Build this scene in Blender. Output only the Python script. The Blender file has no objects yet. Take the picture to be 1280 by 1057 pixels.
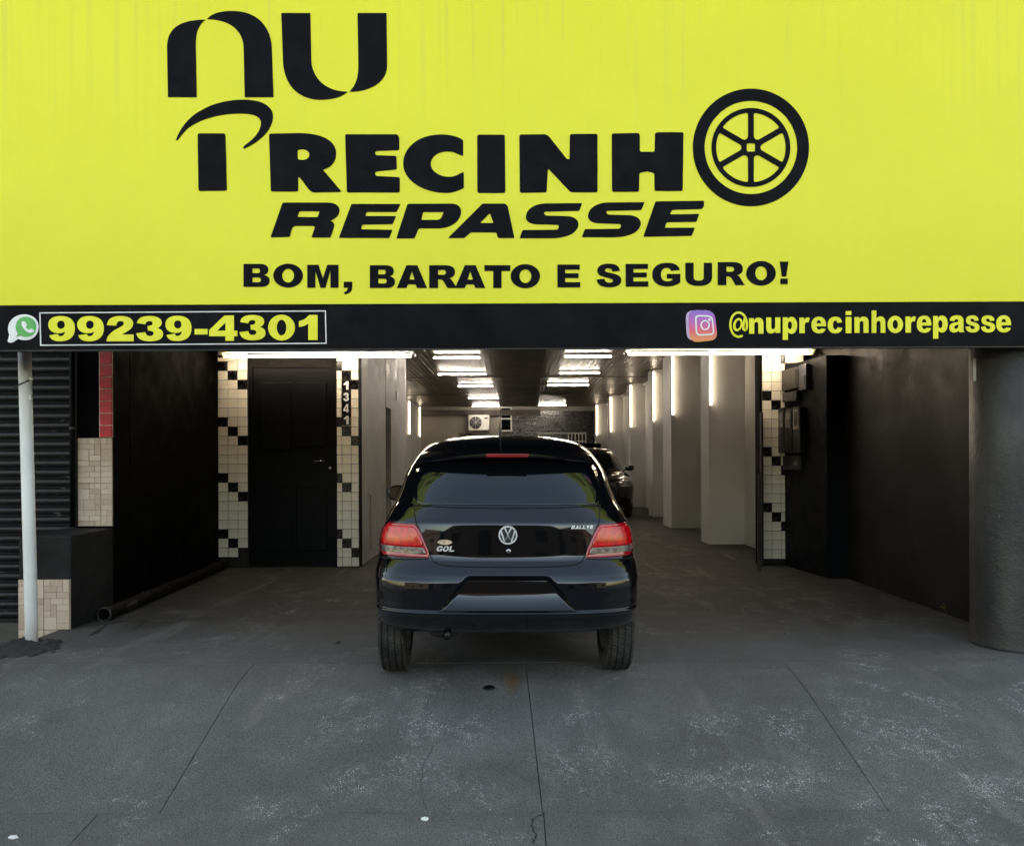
import bpy, bmesh, math, random, re
import numpy as np
from mathutils import Vector, Matrix, noise
from mathutils.geometry import tessellate_polygon

random.seed(7)
R = math.radians
SC = bpy.context.scene
COL = SC.collection

# ------------------------------------------------------------------ camera
F, CX, CY, H = 1000.0, 637.0, 570.0, 1.37        # focal length (px of a 1280 px frame), vanishing point, eye height
cam_d = bpy.data.cameras.new('camera')
cam = bpy.data.objects.new('camera', cam_d); COL.objects.link(cam)
cam_d.sensor_width = 36.0; cam_d.sensor_fit = 'HORIZONTAL'
cam_d.lens = 36.0 * F / 1280.0
cam_d.shift_x = (640.0 - CX) / 1280.0
cam_d.shift_y = (CY - 528.5) / 1280.0
cam_d.clip_start = 0.05; cam_d.clip_end = 3000
cam.location = (0, 0, H)
cam.rotation_euler = (R(90), R(0.22), 0)
SC.camera = cam

# ------------------------------------------------------------------ sky, sun, exposure
SUN_EL, SUN_AZ = 13.0, -3.0                      # the sun stands behind the building: street and shopfront lie in open shade
wd = bpy.data.worlds.new('World'); SC.world = wd; wd.use_nodes = True
wn = wd.node_tree.nodes; wl = wd.node_tree.links
sky = wn.new('ShaderNodeTexSky'); sky.sky_type = 'NISHITA'; sky.sun_disc = False
sky.sun_elevation = R(SUN_EL); sky.sun_rotation = R(SUN_AZ)
sky.air_density = 1.0; sky.dust_density = 1.3; sky.ozone_density = 1.0
bg = wn['Background']; bg.inputs['Strength'].default_value = 0.15
wl.new(sky.outputs[0], bg.inputs['Color'])
sun_d = bpy.data.lights.new('sun', 'SUN'); sun_d.energy = 3.0; sun_d.angle = R(0.5); sun_d.color = (1, .93, .82)
sun = bpy.data.objects.new('sun', sun_d); COL.objects.link(sun)
sun.rotation_euler = (R(-(90 - SUN_EL)), 0, R(-SUN_AZ))
SC.view_settings.view_transform = 'Standard'; SC.view_settings.look = 'None'
SC.view_settings.gamma = 1.0; SC.view_settings.use_curve_mapping = False
SC.view_settings.exposure = 2.45
SC.view_settings.use_white_balance = True; SC.view_settings.white_balance_temperature = 9500; SC.view_settings.white_balance_tint = 16   # the phone's balance for open shade
SC.cycles.use_denoising = True
SC.cycles.max_bounces = 6
SC.cycles.adaptive_threshold = .03
SC.cycles.sample_clamp_indirect = 6.0

# ------------------------------------------------------------------ helpers
def W(px, py, Z):
    """a photo pixel seen at depth Z -> a point of the place"""
    return Vector(((px - CX) / F * Z, Z, H + (CY - py) / F * Z))

def tag(o, label=None, cat=None, group=None, kind=None):
    if label: o['label'] = label
    if cat: o['category'] = cat
    if group: o['group'] = group
    if kind: o['kind'] = kind
    return o

def empty(name, loc=(0, 0, 0)):
    o = bpy.data.objects.new(name, None); COL.objects.link(o); o.location = loc
    o.empty_display_size = .1
    return o

def link(name, me, m=None, parent=None, loc=None):
    o = bpy.data.objects.new(name, me); COL.objects.link(o)
    if m is not None and not me.materials: me.materials.append(m)
    if parent is not None: o.parent = parent
    if loc is not None: o.location = loc
    return o

def mesh(name, verts, faces, m=None, parent=None, smooth=False, loc=None):
    me = bpy.data.meshes.new(name); me.from_pydata([tuple(v) for v in verts], [], faces); me.validate(); me.update()
    if smooth: me.polygons.foreach_set('use_smooth', [True] * len(me.polygons))
    return link(name, me, m, parent, loc)

def bm_obj(name, bm, m=None, parent=None, smooth=False, loc=None):
    me = bpy.data.meshes.new(name); bm.to_mesh(me); bm.free()
    if smooth: me.polygons.foreach_set('use_smooth', [True] * len(me.polygons))
    return link(name, me, m, parent, loc)

def bm_box(bm, x0, x1, y0, y1, z0, z1, bevel=0):
    r = bmesh.ops.create_cube(bm, size=1)
    vs = r['verts']
    bmesh.ops.scale(bm, vec=(x1 - x0, y1 - y0, z1 - z0), verts=vs)
    bmesh.ops.translate(bm, vec=((x0 + x1) / 2, (y0 + y1) / 2, (z0 + z1) / 2), verts=vs)
    if bevel:
        es = list({e for v in vs for e in v.link_edges})
        bmesh.ops.bevel(bm, geom=es, offset=bevel, segments=2, affect='EDGES', profile=.5)

def box(name, x0, x1, y0, y1, z0, z1, m, parent=None, bevel=0):
    bm = bmesh.new(); bm_box(bm, x0, x1, y0, y1, z0, z1, bevel)
    return bm_obj(name, bm, m, parent)

def tube_geo(pts, r, n=10, cap=True):
    pts = [Vector(p) for p in pts]; vs, fs = [], []
    rr = r if hasattr(r, '__len__') else [r] * len(pts)
    t0 = (pts[1] - pts[0]).normalized()
    up = Vector((0, 0, 1)) if abs(t0.z) < .9 else Vector((1, 0, 0))
    a = t0.cross(up).normalized()
    for i, p in enumerate(pts):
        t = (pts[min(i + 1, len(pts) - 1)] - pts[max(i - 1, 0)]).normalized()
        a = (a - t * a.dot(t)).normalized(); b = t.cross(a)
        for k in range(n):
            an = 2 * math.pi * k / n
            vs.append(p + (a * math.cos(an) + b * math.sin(an)) * rr[i])
    for i in range(len(pts) - 1):
        for k in range(n):
            fs.append((i * n + k, i * n + (k + 1) % n, (i + 1) * n + (k + 1) % n, (i + 1) * n + k))
    if cap:
        fs.append(tuple(range(n))[::-1]); fs.append(tuple(range((len(pts) - 1) * n, len(pts) * n)))
    return vs, fs

def tube(name, pts, r, m, parent=None, n=10, cap=True):
    vs, fs = tube_geo(pts, r, n, cap)
    return mesh(name, vs, fs, m, parent, smooth=True)

def lathe(name, prof, m, parent=None, n=32, axis='Z', loc=None, smooth=True):
    """prof: (radius, height) list"""
    vs, fs = [], []
    for r, h in prof:
        for k in range(n):
            a = 2 * math.pi * k / n
            c, s = r * math.cos(a), r * math.sin(a)
            vs.append((c, s, h) if axis == 'Z' else ((h, c, s) if axis == 'X' else (c, h, s)))
    for i in range(len(prof) - 1):
        for k in range(n):
            fs.append((i * n + k, i * n + (k + 1) % n, (i + 1) * n + (k + 1) % n, (i + 1) * n + k))
    fs.append(tuple(range(n))[::-1]); fs.append(tuple(range((len(prof) - 1) * n, len(prof) * n)))
    return mesh(name, vs, fs, m, parent, smooth=smooth, loc=loc)

def copy_tree(o, parent=None):
    c = o.copy(); COL.objects.link(c); c.parent = parent
    for ch in list(o.children): copy_tree(ch, c)
    return c

# ------------------------------------------------------------------ materials
class NT:
    def __init__(s, name):
        s.m = bpy.data.materials.new(name); s.m.use_nodes = True
        s.n = s.m.node_tree.nodes; s.l = s.m.node_tree.links
        s.b = s.n['Principled BSDF']; s.tc = s.n.new('ShaderNodeTexCoord'); s.geo = s.n.new('ShaderNodeNewGeometry')
    def node(s, t, **kw):
        x = s.n.new(t)
        for k, v in kw.items(): setattr(x, k, v)
        return x
    def put(s, sock, v):
        if hasattr(v, 'is_linked') or hasattr(v, 'node'): s.l.new(v, sock)
        else: sock.default_value = v
    def noise(s, scale, detail=4, rough=.55, vec=None, dist=0):
        x = s.node('ShaderNodeTexNoise'); x.inputs['Scale'].default_value = scale
        x.inputs['Detail'].default_value = detail; x.inputs['Roughness'].default_value = rough
        x.inputs['Distortion'].default_value = dist
        s.l.new(vec if vec is not None else s.tc.outputs['Object'], x.inputs['Vector'])
        return x.outputs['Fac']
    def math(s, op, a, b=0, c=0, clamp=False):
        x = s.node('ShaderNodeMath', operation=op, use_clamp=clamp)
        s.put(x.inputs[0], a); s.put(x.inputs[1], b); s.put(x.inputs[2], c)
        return x.outputs[0]
    def ramp(s, v, a, b, lo=0, hi=1):
        x = s.node('ShaderNodeMapRange'); x.interpolation_type = 'SMOOTHSTEP'
        s.put(x.inputs['Value'], v)
        x.inputs['From Min'].default_value = a; x.inputs['From Max'].default_value = b
        x.inputs['To Min'].default_value = lo; x.inputs['To Max'].default_value = hi
        return x.outputs['Result']
    def mix(s, f, a, b):
        x = s.node('ShaderNodeMix', data_type='RGBA')
        s.put(x.inputs[0], f)
        for sk, v in ((x.inputs[6], a), (x.inputs[7], b)):
            if isinstance(v, tuple): sk.default_value = (*v[:3], 1)
            else: s.l.new(v, sk)
        return x.outputs[2]
    def scaled(s, sx, sy, sz, src='Object'):
        x = s.node('ShaderNodeMapping'); x.inputs['Scale'].default_value = (sx, sy, sz)
        s.l.new(s.tc.outputs[src] if src else s.geo.outputs['Position'], x.inputs['Vector'])
        return x.outputs[0]
    def bump(s, h, strength=.3, dist=.01, normal=None):
        x = s.node('ShaderNodeBump'); x.inputs['Strength'].default_value = strength; x.inputs['Distance'].default_value = dist
        s.l.new(h, x.inputs['Height'])
        if normal is not None: s.l.new(normal, x.inputs['Normal'])
        s.l.new(x.outputs[0], s.b.inputs['Normal'])
        return x.outputs[0]
    def set(s, **kw):
        nm = dict(color='Base Color', rough='Roughness', metal='Metallic', spec='Specular IOR Level', coat='Coat Weight',
                  coatr='Coat Roughness', em='Emission Color', ems='Emission Strength', alpha='Alpha', ior='IOR', trans='Transmission Weight')
        for k, v in kw.items():
            sk = s.b.inputs[nm[k]]
            if isinstance(v, tuple): sk.default_value = (*v[:3], 1)
            else: s.put(sk, v)
        return s.m

def plain(name, c, rough=.5, metal=0, var=.15, scale=8, bump=0, bscale=60, rvar=.1, spec=.5, coat=0):
    """flat paint with mottling, uneven gloss and fine relief"""
    t = NT(name)
    n = t.noise(scale, 5)
    d = tuple(max(0, x * (1 - var)) for x in c); e = tuple(min(1, x * (1 + var)) for x in c)
    t.set(color=t.mix(t.ramp(n, .3, .7), d, e), rough=t.ramp(t.noise(scale * 2.3, 4), .3, .7, max(0, rough - rvar), min(1, rough + rvar)), metal=metal, spec=spec, coat=coat)
    if bump: t.bump(t.noise(bscale, 5), bump, .004)
    return t.m

def emit(name, c, s):
    t = NT(name); return t.set(color=c, em=c, ems=s, rough=.4)

M = {}
# yellow printed vinyl: faint vertical rain streaks at the top, soft wrinkles
t = NT('yellow_vinyl')
st = t.noise(1.0, 5, .6, t.scaled(26, 1, .55))
top = t.ramp(t.node('ShaderNodeSeparateXYZ').outputs[2], 3.3, 4.5)
sep = [n for n in t.n if n.type == 'SEPXYZ'][0]; t.l.new(t.tc.outputs['Object'], sep.inputs[0])
streak = t.math('MULTIPLY', t.ramp(st, .5, .75), t.math('MULTIPLY_ADD', top, .30, .02))
c = t.mix(t.ramp(t.noise(.7, 3), .3, .7), (.68, .67, .012), (.72, .71, .016))
c = t.mix(streak, c, (.50, .50, .10))
c = t.mix(t.math('MULTIPLY', t.ramp(t.noise(60, 2), .66, .72), .1), c, (.4, .4, .1))
wr = t.math('ADD', t.math('MULTIPLY', t.noise(1.1, 2, .4), 1.0), t.math('MULTIPLY', t.noise(1.0, 3, .5, t.scaled(14, 1, .8)), .12))
t.set(color=c, rough=.38, spec=.45); t.bump(wr, .35, .05)
M['yellow'] = t.m
M['sign_black'] = plain('sign_black_vinyl', (.0035, .004, .006), .45, var=.3, scale=3, bump=.05, bscale=8, spec=.06)
M['letter_black'] = plain('letter_black_vinyl', (.003, .0034, .006), .48, var=.25, scale=4, spec=.06)
M['letter_yellow'] = plain('letter_yellow_vinyl', (.74, .72, .02), .4, var=.06, scale=5)
M['print_white'] = plain('print_white', (.75, .76, .78), .45, var=.06, scale=20)
M['green'] = plain('icon_green', (.03, .36, .09), .4, var=.2, scale=14)
t = NT('icon_gradient')
sep = t.node('ShaderNodeSeparateXYZ'); t.l.new(t.tc.outputs['Generated'], sep.inputs[0])
cr = t.node('ShaderNodeValToRGB'); e = cr.color_ramp.elements
e[0].position = .0; e[0].color = (.85, .30, .08, 1); e[1].position = 1; e[1].color = (.22, .12, .55, 1)
x = e.new(.35); x.color = (.80, .10, .16, 1); x = e.new(.65); x.color = (.50, .10, .45, 1)
t.l.new(sep.outputs[2], cr.inputs[0]); t.set(color=cr.outputs[0], rough=.4); M['icon_grad'] = t.m
M['icon_side'] = plain('icon_side_lilac', (.55, .40, .62), .4, scale=10)

# dark painted screed, worn to pale grit in patches; spots of real wear at fixed places
def ground_mat(name, lo, hi, grit=1.0, warm=0.0, spots=(), deep=None):
    t = NT(name); P = t.geo.outputs['Position']
    big = t.noise(.55, 5, .6, P); mid = t.noise(3.2, 6, .62, P); fine = t.noise(95, 4, .6, P)
    c = t.mix(t.ramp(big, .32, .68), lo, hi)
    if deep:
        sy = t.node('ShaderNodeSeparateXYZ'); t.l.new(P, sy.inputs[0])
        c = t.mix(t.ramp(t.math('ADD', sy.outputs[1], t.math('MULTIPLY_ADD', big, 3, -1.5)), 5.4, 7.4), c, t.mix(t.ramp(mid, .3, .7), *deep))  # floor colour darkens under the canopy: its shade is put into the tone
    c = t.mix(t.math('MULTIPLY', t.ramp(mid, .45, .75), .38), c, tuple(x * 1.6 for x in hi))
    streak = t.noise(1, 5, .6, t.scaled(3.2, .7, 1, None), dist=.6)
    c = t.mix(t.math('MULTIPLY', t.ramp(streak, .56, .74), .45), c, (hi[0] * 1.7 + warm * .02, hi[1] * 1.6 + warm * .012, hi[2] * 1.5))
    c = t.mix(t.math('MULTIPLY', t.ramp(t.noise(2.1, 5, .7, t.scaled(1, 1.6, 1, None)), .56, .70), .25), c, tuple(x * .45 for x in lo))
    # wear mask = noise islands + given spots
    mask = t.math('MULTIPLY', t.ramp(t.noise(1.1, 6, .72, P, dist=1.2), .50, .66), t.ramp(t.noise(7, 4, .6, P), .38, .58))
    for (x, y, sx, sy, k) in spots:
        mp = t.node('ShaderNodeMapping'); mp.inputs['Location'].default_value = (-x / sx, -y / sy, 0); mp.inputs['Scale'].default_value = (1 / sx, 1 / sy, 0)
        t.l.new(P, mp.inputs['Vector'])
        ln = t.node('ShaderNodeVectorMath', operation='LENGTH'); t.l.new(mp.outputs[0], ln.inputs[0])
        d = t.math('ADD', ln.outputs['Value'], t.math('MULTIPLY_ADD', mid, 1.6, -.8))
        mask = t.math('MAXIMUM', mask, t.math('MULTIPLY', t.ramp(d, 1.1, .3, 0, k), t.ramp(t.noise(9, 4, .65, P), .34, .56)))
    sp1 = t.node('ShaderNodeTexVoronoi'); sp1.inputs['Scale'].default_value = 115; t.l.new(P, sp1.inputs['Vector'])
    sp2 = t.node('ShaderNodeTexVoronoi'); sp2.inputs['Scale'].default_value = 240; t.l.new(P, sp2.inputs['Vector'])
    pick = t.noise(28, 4, .7, P)
    g1 = t.math('MULTIPLY', t.ramp(sp1.outputs['Distance'], .36, .26), t.ramp(pick, .50, .56))
    g2 = t.math('MULTIPLY', t.ramp(sp2.outputs['Distance'], .40, .2), t.ramp(t.noise(23, 3, .6, P), .48, .6))
    g = t.math('MULTIPLY', t.math('MAXIMUM', g1, t.math('MULTIPLY', g2, .8)), t.math('MULTIPLY', mask, grit))
    c = t.mix(t.math('MULTIPLY', mask, .05 * grit), c, tuple(x * 2.2 for x in hi))
    c = t.mix(g, c, (.62, .62, .62))
    if spots:                                   # rusty drip behind the car
        sx, sy_ = ramp_pt(637, 852)
        mp = t.node('ShaderNodeMapping'); mp.inputs['Location'].default_value = (-sx / .09, -sy_ / .22, 0); mp.inputs['Scale'].default_value = (1 / .09, 1 / .22, 0); t.l.new(P, mp.inputs['Vector'])
        ln = t.node('ShaderNodeVectorMath', operation='LENGTH'); t.l.new(mp.outputs[0], ln.inputs[0])
        c = t.mix(t.ramp(t.math('ADD', ln.outputs['Value'], t.math('MULTIPLY_ADD', mid, 2.0, -1.0)), 1.0, .2, 0, .75), c, (.15, .085, .035))
    grain = t.ramp(t.noise(170, 3, .7, P), .36, .64, .58, 1.48)
    vm = t.node('ShaderNodeVectorMath', operation='SCALE'); t.l.new(c, vm.inputs[0]); t.l.new(grain, vm.inputs['Scale']); c = vm.outputs[0]
    # rare bright paint chips
    ch = t.node('ShaderNodeTexVoronoi'); ch.inputs['Scale'].default_value = 5.5; t.l.new(P, ch.inputs['Vector'])
    c = t.mix(t.math('MULTIPLY', t.ramp(t.math('ADD', ch.outputs['Distance'], t.math('MULTIPLY', t.noise(60, 3, .6, P), .06)), .062, .05), .7), c, (.42, .42, .42))
    t.set(color=c, rough=t.ramp(mid, .3, .7, .62, .85), spec=.35)
    h = t.math('ADD', t.math('MULTIPLY', fine, .6), t.math('MULTIPLY', t.noise(30, 4, .6, P), .7))
    h = t.math('ADD', h, t.math('MULTIPLY', mid, 1.0))
    t.bump(h, .85, .014)
    return t.m
RS, CREST = .20, 5.02                           # ramp slope and the depth of its crest
def ramp_pt(px, py):
    """photo pixel -> point on the ramp"""
    k = (py - CY) / F
    Z = (H + RS * CREST) / (k + RS)
    return ((px - CX) / F * Z, Z)
spots = []
for px, py, sx, sy, k in ((536, 906, .18, .22, .9), (590, 912, .16, .25, .6), (890, 905, .25, .13, .7), (935, 975, .55, .17, .8), (1150, 925, .3, .28, .8),
                          (1245, 985, .3, .15, .9), (1190, 1030, .16, .25, .9), (450, 975, .22, .14, .6), (720, 950, .3, .2, .5), (1080, 910, .16, .5, .7), (330, 1010, .2, .15, .6), (520, 960, .3, .2, .4)):
    x, y = ramp_pt(px, py); spots.append((x, y, sx, sy, k))
M['pave'] = ground_mat('dark_screed', (.088, .087, .086), (.126, .124, .122), 1.5, 0, spots)
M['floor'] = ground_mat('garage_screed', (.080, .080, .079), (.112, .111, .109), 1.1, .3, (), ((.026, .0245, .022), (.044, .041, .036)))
M['asphalt'] = ground_mat('asphalt', (.045, .045, .046), (.07, .07, .07), .3)
M['side_pave'] = ground_mat('worn_concrete', (.10, .088, .07), (.17, .15, .12), .3, .5)
M['lump'] = plain('asphalt_lump', (.026, .026, .026), .85, var=.4, scale=14, bump=1.0, bscale=70)
M['crack'] = plain('crack_dark', (.012, .012, .012), .9)

M['black_wall'] = plain('black_wall_paint', (.0009, .001, .0012), .75, var=.4, scale=2.2, bump=.4, bscale=26, spec=.04)
M['black_wall_soft'] = plain('black_wall_render', (.011, .0115, .0125), .7, var=.35, scale=3, bump=.9, bscale=34, spec=.2)
M['pillar'] = plain('pillar_black_paint', (.003, .004, .0055), .6, var=.3, scale=2.2, bump=.3, bscale=26, spec=.15)
# right hand wall: black paint rubbed grey in places
t = NT('rubbed_black_paint')
c = t.mix(t.ramp(t.noise(.9, 5, .6), .35, .7), (.006, .0063, .007), (.013, .0125, .012))
c = t.mix(t.math('MULTIPLY', t.ramp(t.noise(9, 5, .7), .66, .75), .4), c, (.05, .05, .05))
t.set(color=c, rough=t.ramp(t.noise(1.7, 4), .3, .7, .45, .65), spec=.25); t.bump(t.noise(24, 5), .25, .006); M['rubbed'] = t.m
t = NT('grey_column_paint')
c = t.mix(t.ramp(t.noise(1.2, 5, .65, t.scaled(1.6, 1.6, .5)), .35, .7), (.028, .0275, .027), (.066, .063, .058))
c = t.mix(t.math('MULTIPLY', t.ramp(t.noise(2.4, 6, .7, t.scaled(2, 2, .35)), .55, .72), .6), c, (.025, .025, .026))
c = t.mix(t.ramp(t.noise(19, 5, .75), .69, .72), c, (.38, .37, .36))
t.set(color=c, rough=t.ramp(t.noise(2, 4), .3, .7, .36, .6), spec=.4)
t.bump(t.math('ADD', t.noise(9, 5, .65), t.math('MULTIPLY', t.noise(60, 3), .35)), .7, .014); M['column'] = t.m
M['inner_wall'] = plain('pale_grey_wall', (.47, .47, .455), .6, var=.07, scale=1.2, bump=.15, bscale=30)
M['inner_wall2'] = plain('grey_side_wall', (.40, .405, .40), .6, var=.08, scale=1.4, bump=.2, bscale=30)
M['back_wall'] = plain('back_wall_grey', (.24, .22, .19), .7, var=.12, scale=.8, bump=.2)
M['dark_beam'] = plain('dark_beam', (.05, .04, .032), .7, var=.3)
t = NT('ceiling_pvc')
t.set(color=t.mix(t.ramp(t.noise(.5, 4), .3, .7), (.11, .095, .076), (.14, .122, .098)), rough=t.ramp(t.noise(1.0, 2, .5), .3, .7, .34, .44), spec=.07)
M['ceiling'] = t.m
t = NT('dark_mosaic')
br = t.node('ShaderNodeTexBrick'); br.offset = .5
br.inputs['Color1'].default_value = (.012, .014, .018, 1); br.inputs['Color2'].default_value = (.05, .055, .065, 1); br.inputs['Mortar'].default_value = (.002, .002, .002, 1)
br.inputs['Scale'].default_value = 1; br.inputs['Mortar Size'].default_value = .012; br.inputs['Brick Width'].default_value = .16; br.inputs['Row Height'].default_value = .085
sw = t.node('ShaderNodeSeparateXYZ'); t.l.new(t.tc.outputs['Object'], sw.inputs[0]); cb = t.node('ShaderNodeCombineXYZ')
t.l.new(sw.outputs[0], cb.inputs[0]); t.l.new(sw.outputs[2], cb.inputs[1]); t.l.new(cb.outputs[0], br.inputs['Vector'])
t.set(color=br.outputs['Color'], rough=.25); t.bump(br.outputs['Fac'], -.6, .01); M['mosaic'] = t.m

M['tile'] = plain('cream_glazed_tile', (.82, .76, .64), .28, var=.10, scale=.9, bump=.08, bscale=20)
M['tile_black'] = plain('black_glazed_tile', (.006, .006, .007), .25, var=.2)
M['grout'] = plain('dark_grout', (.012, .011, .010), .9)
M['tile_red'] = plain('red_glazed_tile', (.50, .002, .010), .4, var=.25, scale=9, bump=.05, bscale=20)
M['grout_pink'] = plain('pale_grout', (.62, .50, .48), .9, var=.3, scale=20)
t = NT('stone_look_tile')
at = t.node('ShaderNodeAttribute'); at.attribute_name = 'stone'
c = t.mix(at.outputs['Fac'], (.42, .30, .225), (.58, .46, .37))
c = t.mix(t.math('MULTIPLY', t.ramp(t.noise(26, 5, .7), .45, .7), .35), c, (.56, .49, .40))
c = t.mix(t.math('MULTIPLY', t.ramp(t.noise(3, 5, .7), .6, .8), .5), c, (.12, .10, .08))
t.set(color=c, rough=.6); t.bump(t.noise(60, 4), .3, .004); M['stone'] = t.m
M['stone_grout'] = plain('stone_joint', (.24, .18, .13), .9)
M['door'] = plain('black_door_paint', (.002, .0027, .0035), .5, var=.15, scale=2, bump=.05, bscale=12, spec=.13, rvar=.04)
M['door_dark'] = plain('door_transom', (.004, .0032, .002), .7, var=.3, spec=.2)
M['steel'] = plain('brushed_steel', (.55, .55, .56), .3, metal=1, var=.1)
M['chrome'] = plain('chrome', (.72, .73, .75), .12, metal=1, var=.05, rvar=.04)
t = NT('shutter_black')
c = t.mix(t.ramp(t.noise(5, 5), .3, .7), (.006, .0065, .0075), (.013, .0135, .015))
wear = t.math('MULTIPLY', t.ramp(t.noise(1, 6, .75, t.scaled(7, 7, 22, None)), .60, .70), t.ramp(t.noise(1.1, 3, .6, t.geo.outputs['Position']), .45, .62))
c = t.mix(t.math('MULTIPLY', wear, .75), c, (.30, .30, .30))
t.set(color=c, rough=.4, spec=.3); t.bump(t.noise(30, 5), .2, .004); M['shutter'] = t.m
t = NT('white_pole_paint')
c = t.mix(t.ramp(t.noise(2, 5, .6), .35, .7), (.60, .61, .60), (.72, .73, .73))
c = t.mix(t.ramp(t.noise(7, 5, .75), .68, .72), c, (.16, .13, .10))
c = t.mix(t.math('MULTIPLY', t.ramp(t.noise(3, 4, .6, t.scaled(6, 6, .7)), .52, .7), .4), c, (.48, .43, .34))
t.set(color=c, rough=.45); t.bump(t.noise(18, 5), .3, .006); M['pole'] = t.m
M['pipe'] = plain('dark_pvc_pipe', (.0022, .0022, .0025), .6, var=.3, bump=.2, spec=.12)
M['pipe_rim'] = plain('pipe_rim_grey', (.045, .045, .043), .7, var=.3)
M['wood'] = plain('bare_wood', (.27, .18, .11), .8, var=.3, scale=12, bump=.4)
M['plank'] = plain('dark_plank', (.010, .010, .010), .6, bump=.3)
M['meter'] = plain('meter_box_plastic', (.010, .0105, .0115), .35, var=.15, scale=3, rvar=.04)
M['meter_glass'] = plain('meter_cover_grey', (.10, .105, .11), .18, var=.2, scale=10)
M['meter_edge'] = plain('meter_edge', (.24, .22, .18), .4)
M['white_metal'] = plain('white_enamel', (.62, .61, .57), .4, var=.08)
M['fan_dark'] = plain('fan_dark', (.05, .05, .05), .5)
M['warm_led'] = emit('warm_led', (1, .97, .90), 3.4)
M['white_led'] = emit('cool_led', (.86, .93, 1.0), 26.0)
M['front_led'] = emit('front_led', (1, .98, .95), 8.0)
M['amber_led'] = emit('amber_tube_end', (1, .74, .18), 1.6)
M['led_body'] = plain('led_housing_white', (.7, .7, .68), .4)
M['leaf'] = plain('weed_leaf', (.16, .17, .04), .6, var=.3)
M['litter'] = plain('white_scrap', (.75, .75, .74), .7)
M['drain'] = plain('drain_black', (.006, .006, .006), .5)

# car paints
M['mirror'] = plain('mirror_glass', (.045, .047, .05), .05, metal=1, var=.02, rvar=.02)
M['badge'] = plain('badge_silver', (.62, .62, .63), .35, metal=.35, var=.05)
t = NT('black_car_paint')                      # gloss black, dusty on the roof
sz = t.node('ShaderNodeSeparateXYZ'); t.l.new(t.tc.outputs['Object'], sz.inputs[0])
dust = t.math('MULTIPLY', t.ramp(sz.outputs[2], 1.45, 1.50), t.ramp(t.noise(7, 5, .65), .2, .7, .55, 1))
t.set(color=t.mix(dust, (.003, .0033, .0042), (.020, .0185, .016)), rough=.09, spec=.22, coat=1.0)
t.b.inputs['Specular Tint'].default_value = (.35, .6, 1, 1)
t.l.new(t.math('ADD', t.ramp(t.noise(2.2, 3, .5), .3, .7, .02, .045), t.math('MULTIPLY', dust, .20)), t.b.inputs['Coat Roughness'])
t.bump(t.noise(3.0, 2, .4), .02, .02); M['paint'] = t.m
t = NT('tinted_car_glass'); t.set(color=(.002, .003, .004), rough=.02, spec=.8)
t.b.inputs['Specular Tint'].default_value = (.8, .92, 1, 1); M['glass'] = t.m
M['trim'] = plain('black_plastic_trim', (.010, .010, .011), .5, var=.2, bump=.2, bscale=200)
M['seam'] = plain('panel_gap', (.001, .001, .001), .9)
t = NT('tail_red_lens')
wv = t.node('ShaderNodeTexWave'); wv.inputs['Scale'].default_value = 26; wv.inputs['Distortion'].default_value = 2; t.l.new(t.tc.outputs['Object'], wv.inputs['Vector'])
t.set(color=t.mix(t.ramp(t.noise(28, 3), .35, .7), (.46, .001, .005), (.74, .003, .008)), rough=.15, coat=.6, coatr=.02); t.bump(wv.outputs['Fac'], .25, .004); M['red_lens'] = t.m
t = NT('tail_rim_red'); t.set(color=(.33, .004, .016), rough=.12, coat=1, coatr=.02); M['red_dark'] = t.m
t = NT('tail_clear_lens')
t.set(color=t.mix(t.ramp(t.noise(34, 4), .35, .68), (.07, .058, .055), (.25, .22, .205)), rough=.12, coat=1.0, coatr=.02); t.bump(t.noise(50, 2), .3, .004); M['clear_lens'] = t.m
M['brake_red'] = plain('brake_lens', (.26, .006, .010), .15, var=.15, coat=1)
t = NT('tyre_rubber')
t.set(color=t.mix(t.ramp(t.noise(6, 5, .65), .35, .7), (.016, .016, .016), (.05, .048, .044)), rough=.75, spec=.3); t.bump(t.noise(90, 3), .2, .003); M['tyre'] = t.m
M['rim'] = plain('alloy_rim', (.35, .35, .36), .35, metal=1)
M['underbody'] = plain('underbody', (.010, .010, .010), .8)
M['sticker'] = plain('oval_sticker', (.55, .42, .30), .5, var=.25, scale=60)
M['lamp_glass'] = plain('headlamp_glass', (.18, .18, .18), .08, metal=.6, coat=1)
M['house'] = plain('house_render', (.05, .047, .045), .8, var=.15, bump=.3)
M['roof'] = plain('roof_tile', (.05, .03, .025), .8, var=.3, bump=.6, bscale=12)

# ------------------------------------------------------------------ lettering helpers
def parse(path):
    """SVG-like path -> (points, corner flags)"""
    tk = re.findall(r'[MLCQZ]|-?[0-9.]+', path); i = 0; pts, cor = [], []
    def num():
        nonlocal i
        v = float(tk[i]); i += 1; return v
    cmd = 'M'; cur = (0, 0)
    while i < len(tk):
        if tk[i] in 'MLCQZ':
            cmd = tk[i]; i += 1
            if cmd == 'Z': continue
        if cmd in 'ML':
            cur = (num(), num()); pts.append(cur); cor.append(True)
        elif cmd == 'C':
            a, b, c = (num(), num()), (num(), num()), (num(), num())
            for k in range(1, 13):
                u = k / 12; v = 1 - u
                pts.append(tuple(v**3 * cur[j] + 3 * v * v * u * a[j] + 3 * v * u * u * b[j] + u**3 * c[j] for j in (0, 1))); cor.append(False)
            cur = c; cor[-1] = True
        elif cmd == 'Q':
            a, c = (num(), num()), (num(), num())
            for k in range(1, 8):
                u = k / 7; v = 1 - u
                pts.append(tuple(v * v * cur[j] + 2 * v * u * a[j] + u * u * c[j] for j in (0, 1))); cor.append(False)
            cur = c; cor[-1] = True
    if math.dist(pts[0], pts[-1]) < 1e-6: pts.pop(); cor.pop()
    return pts, cor

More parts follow.
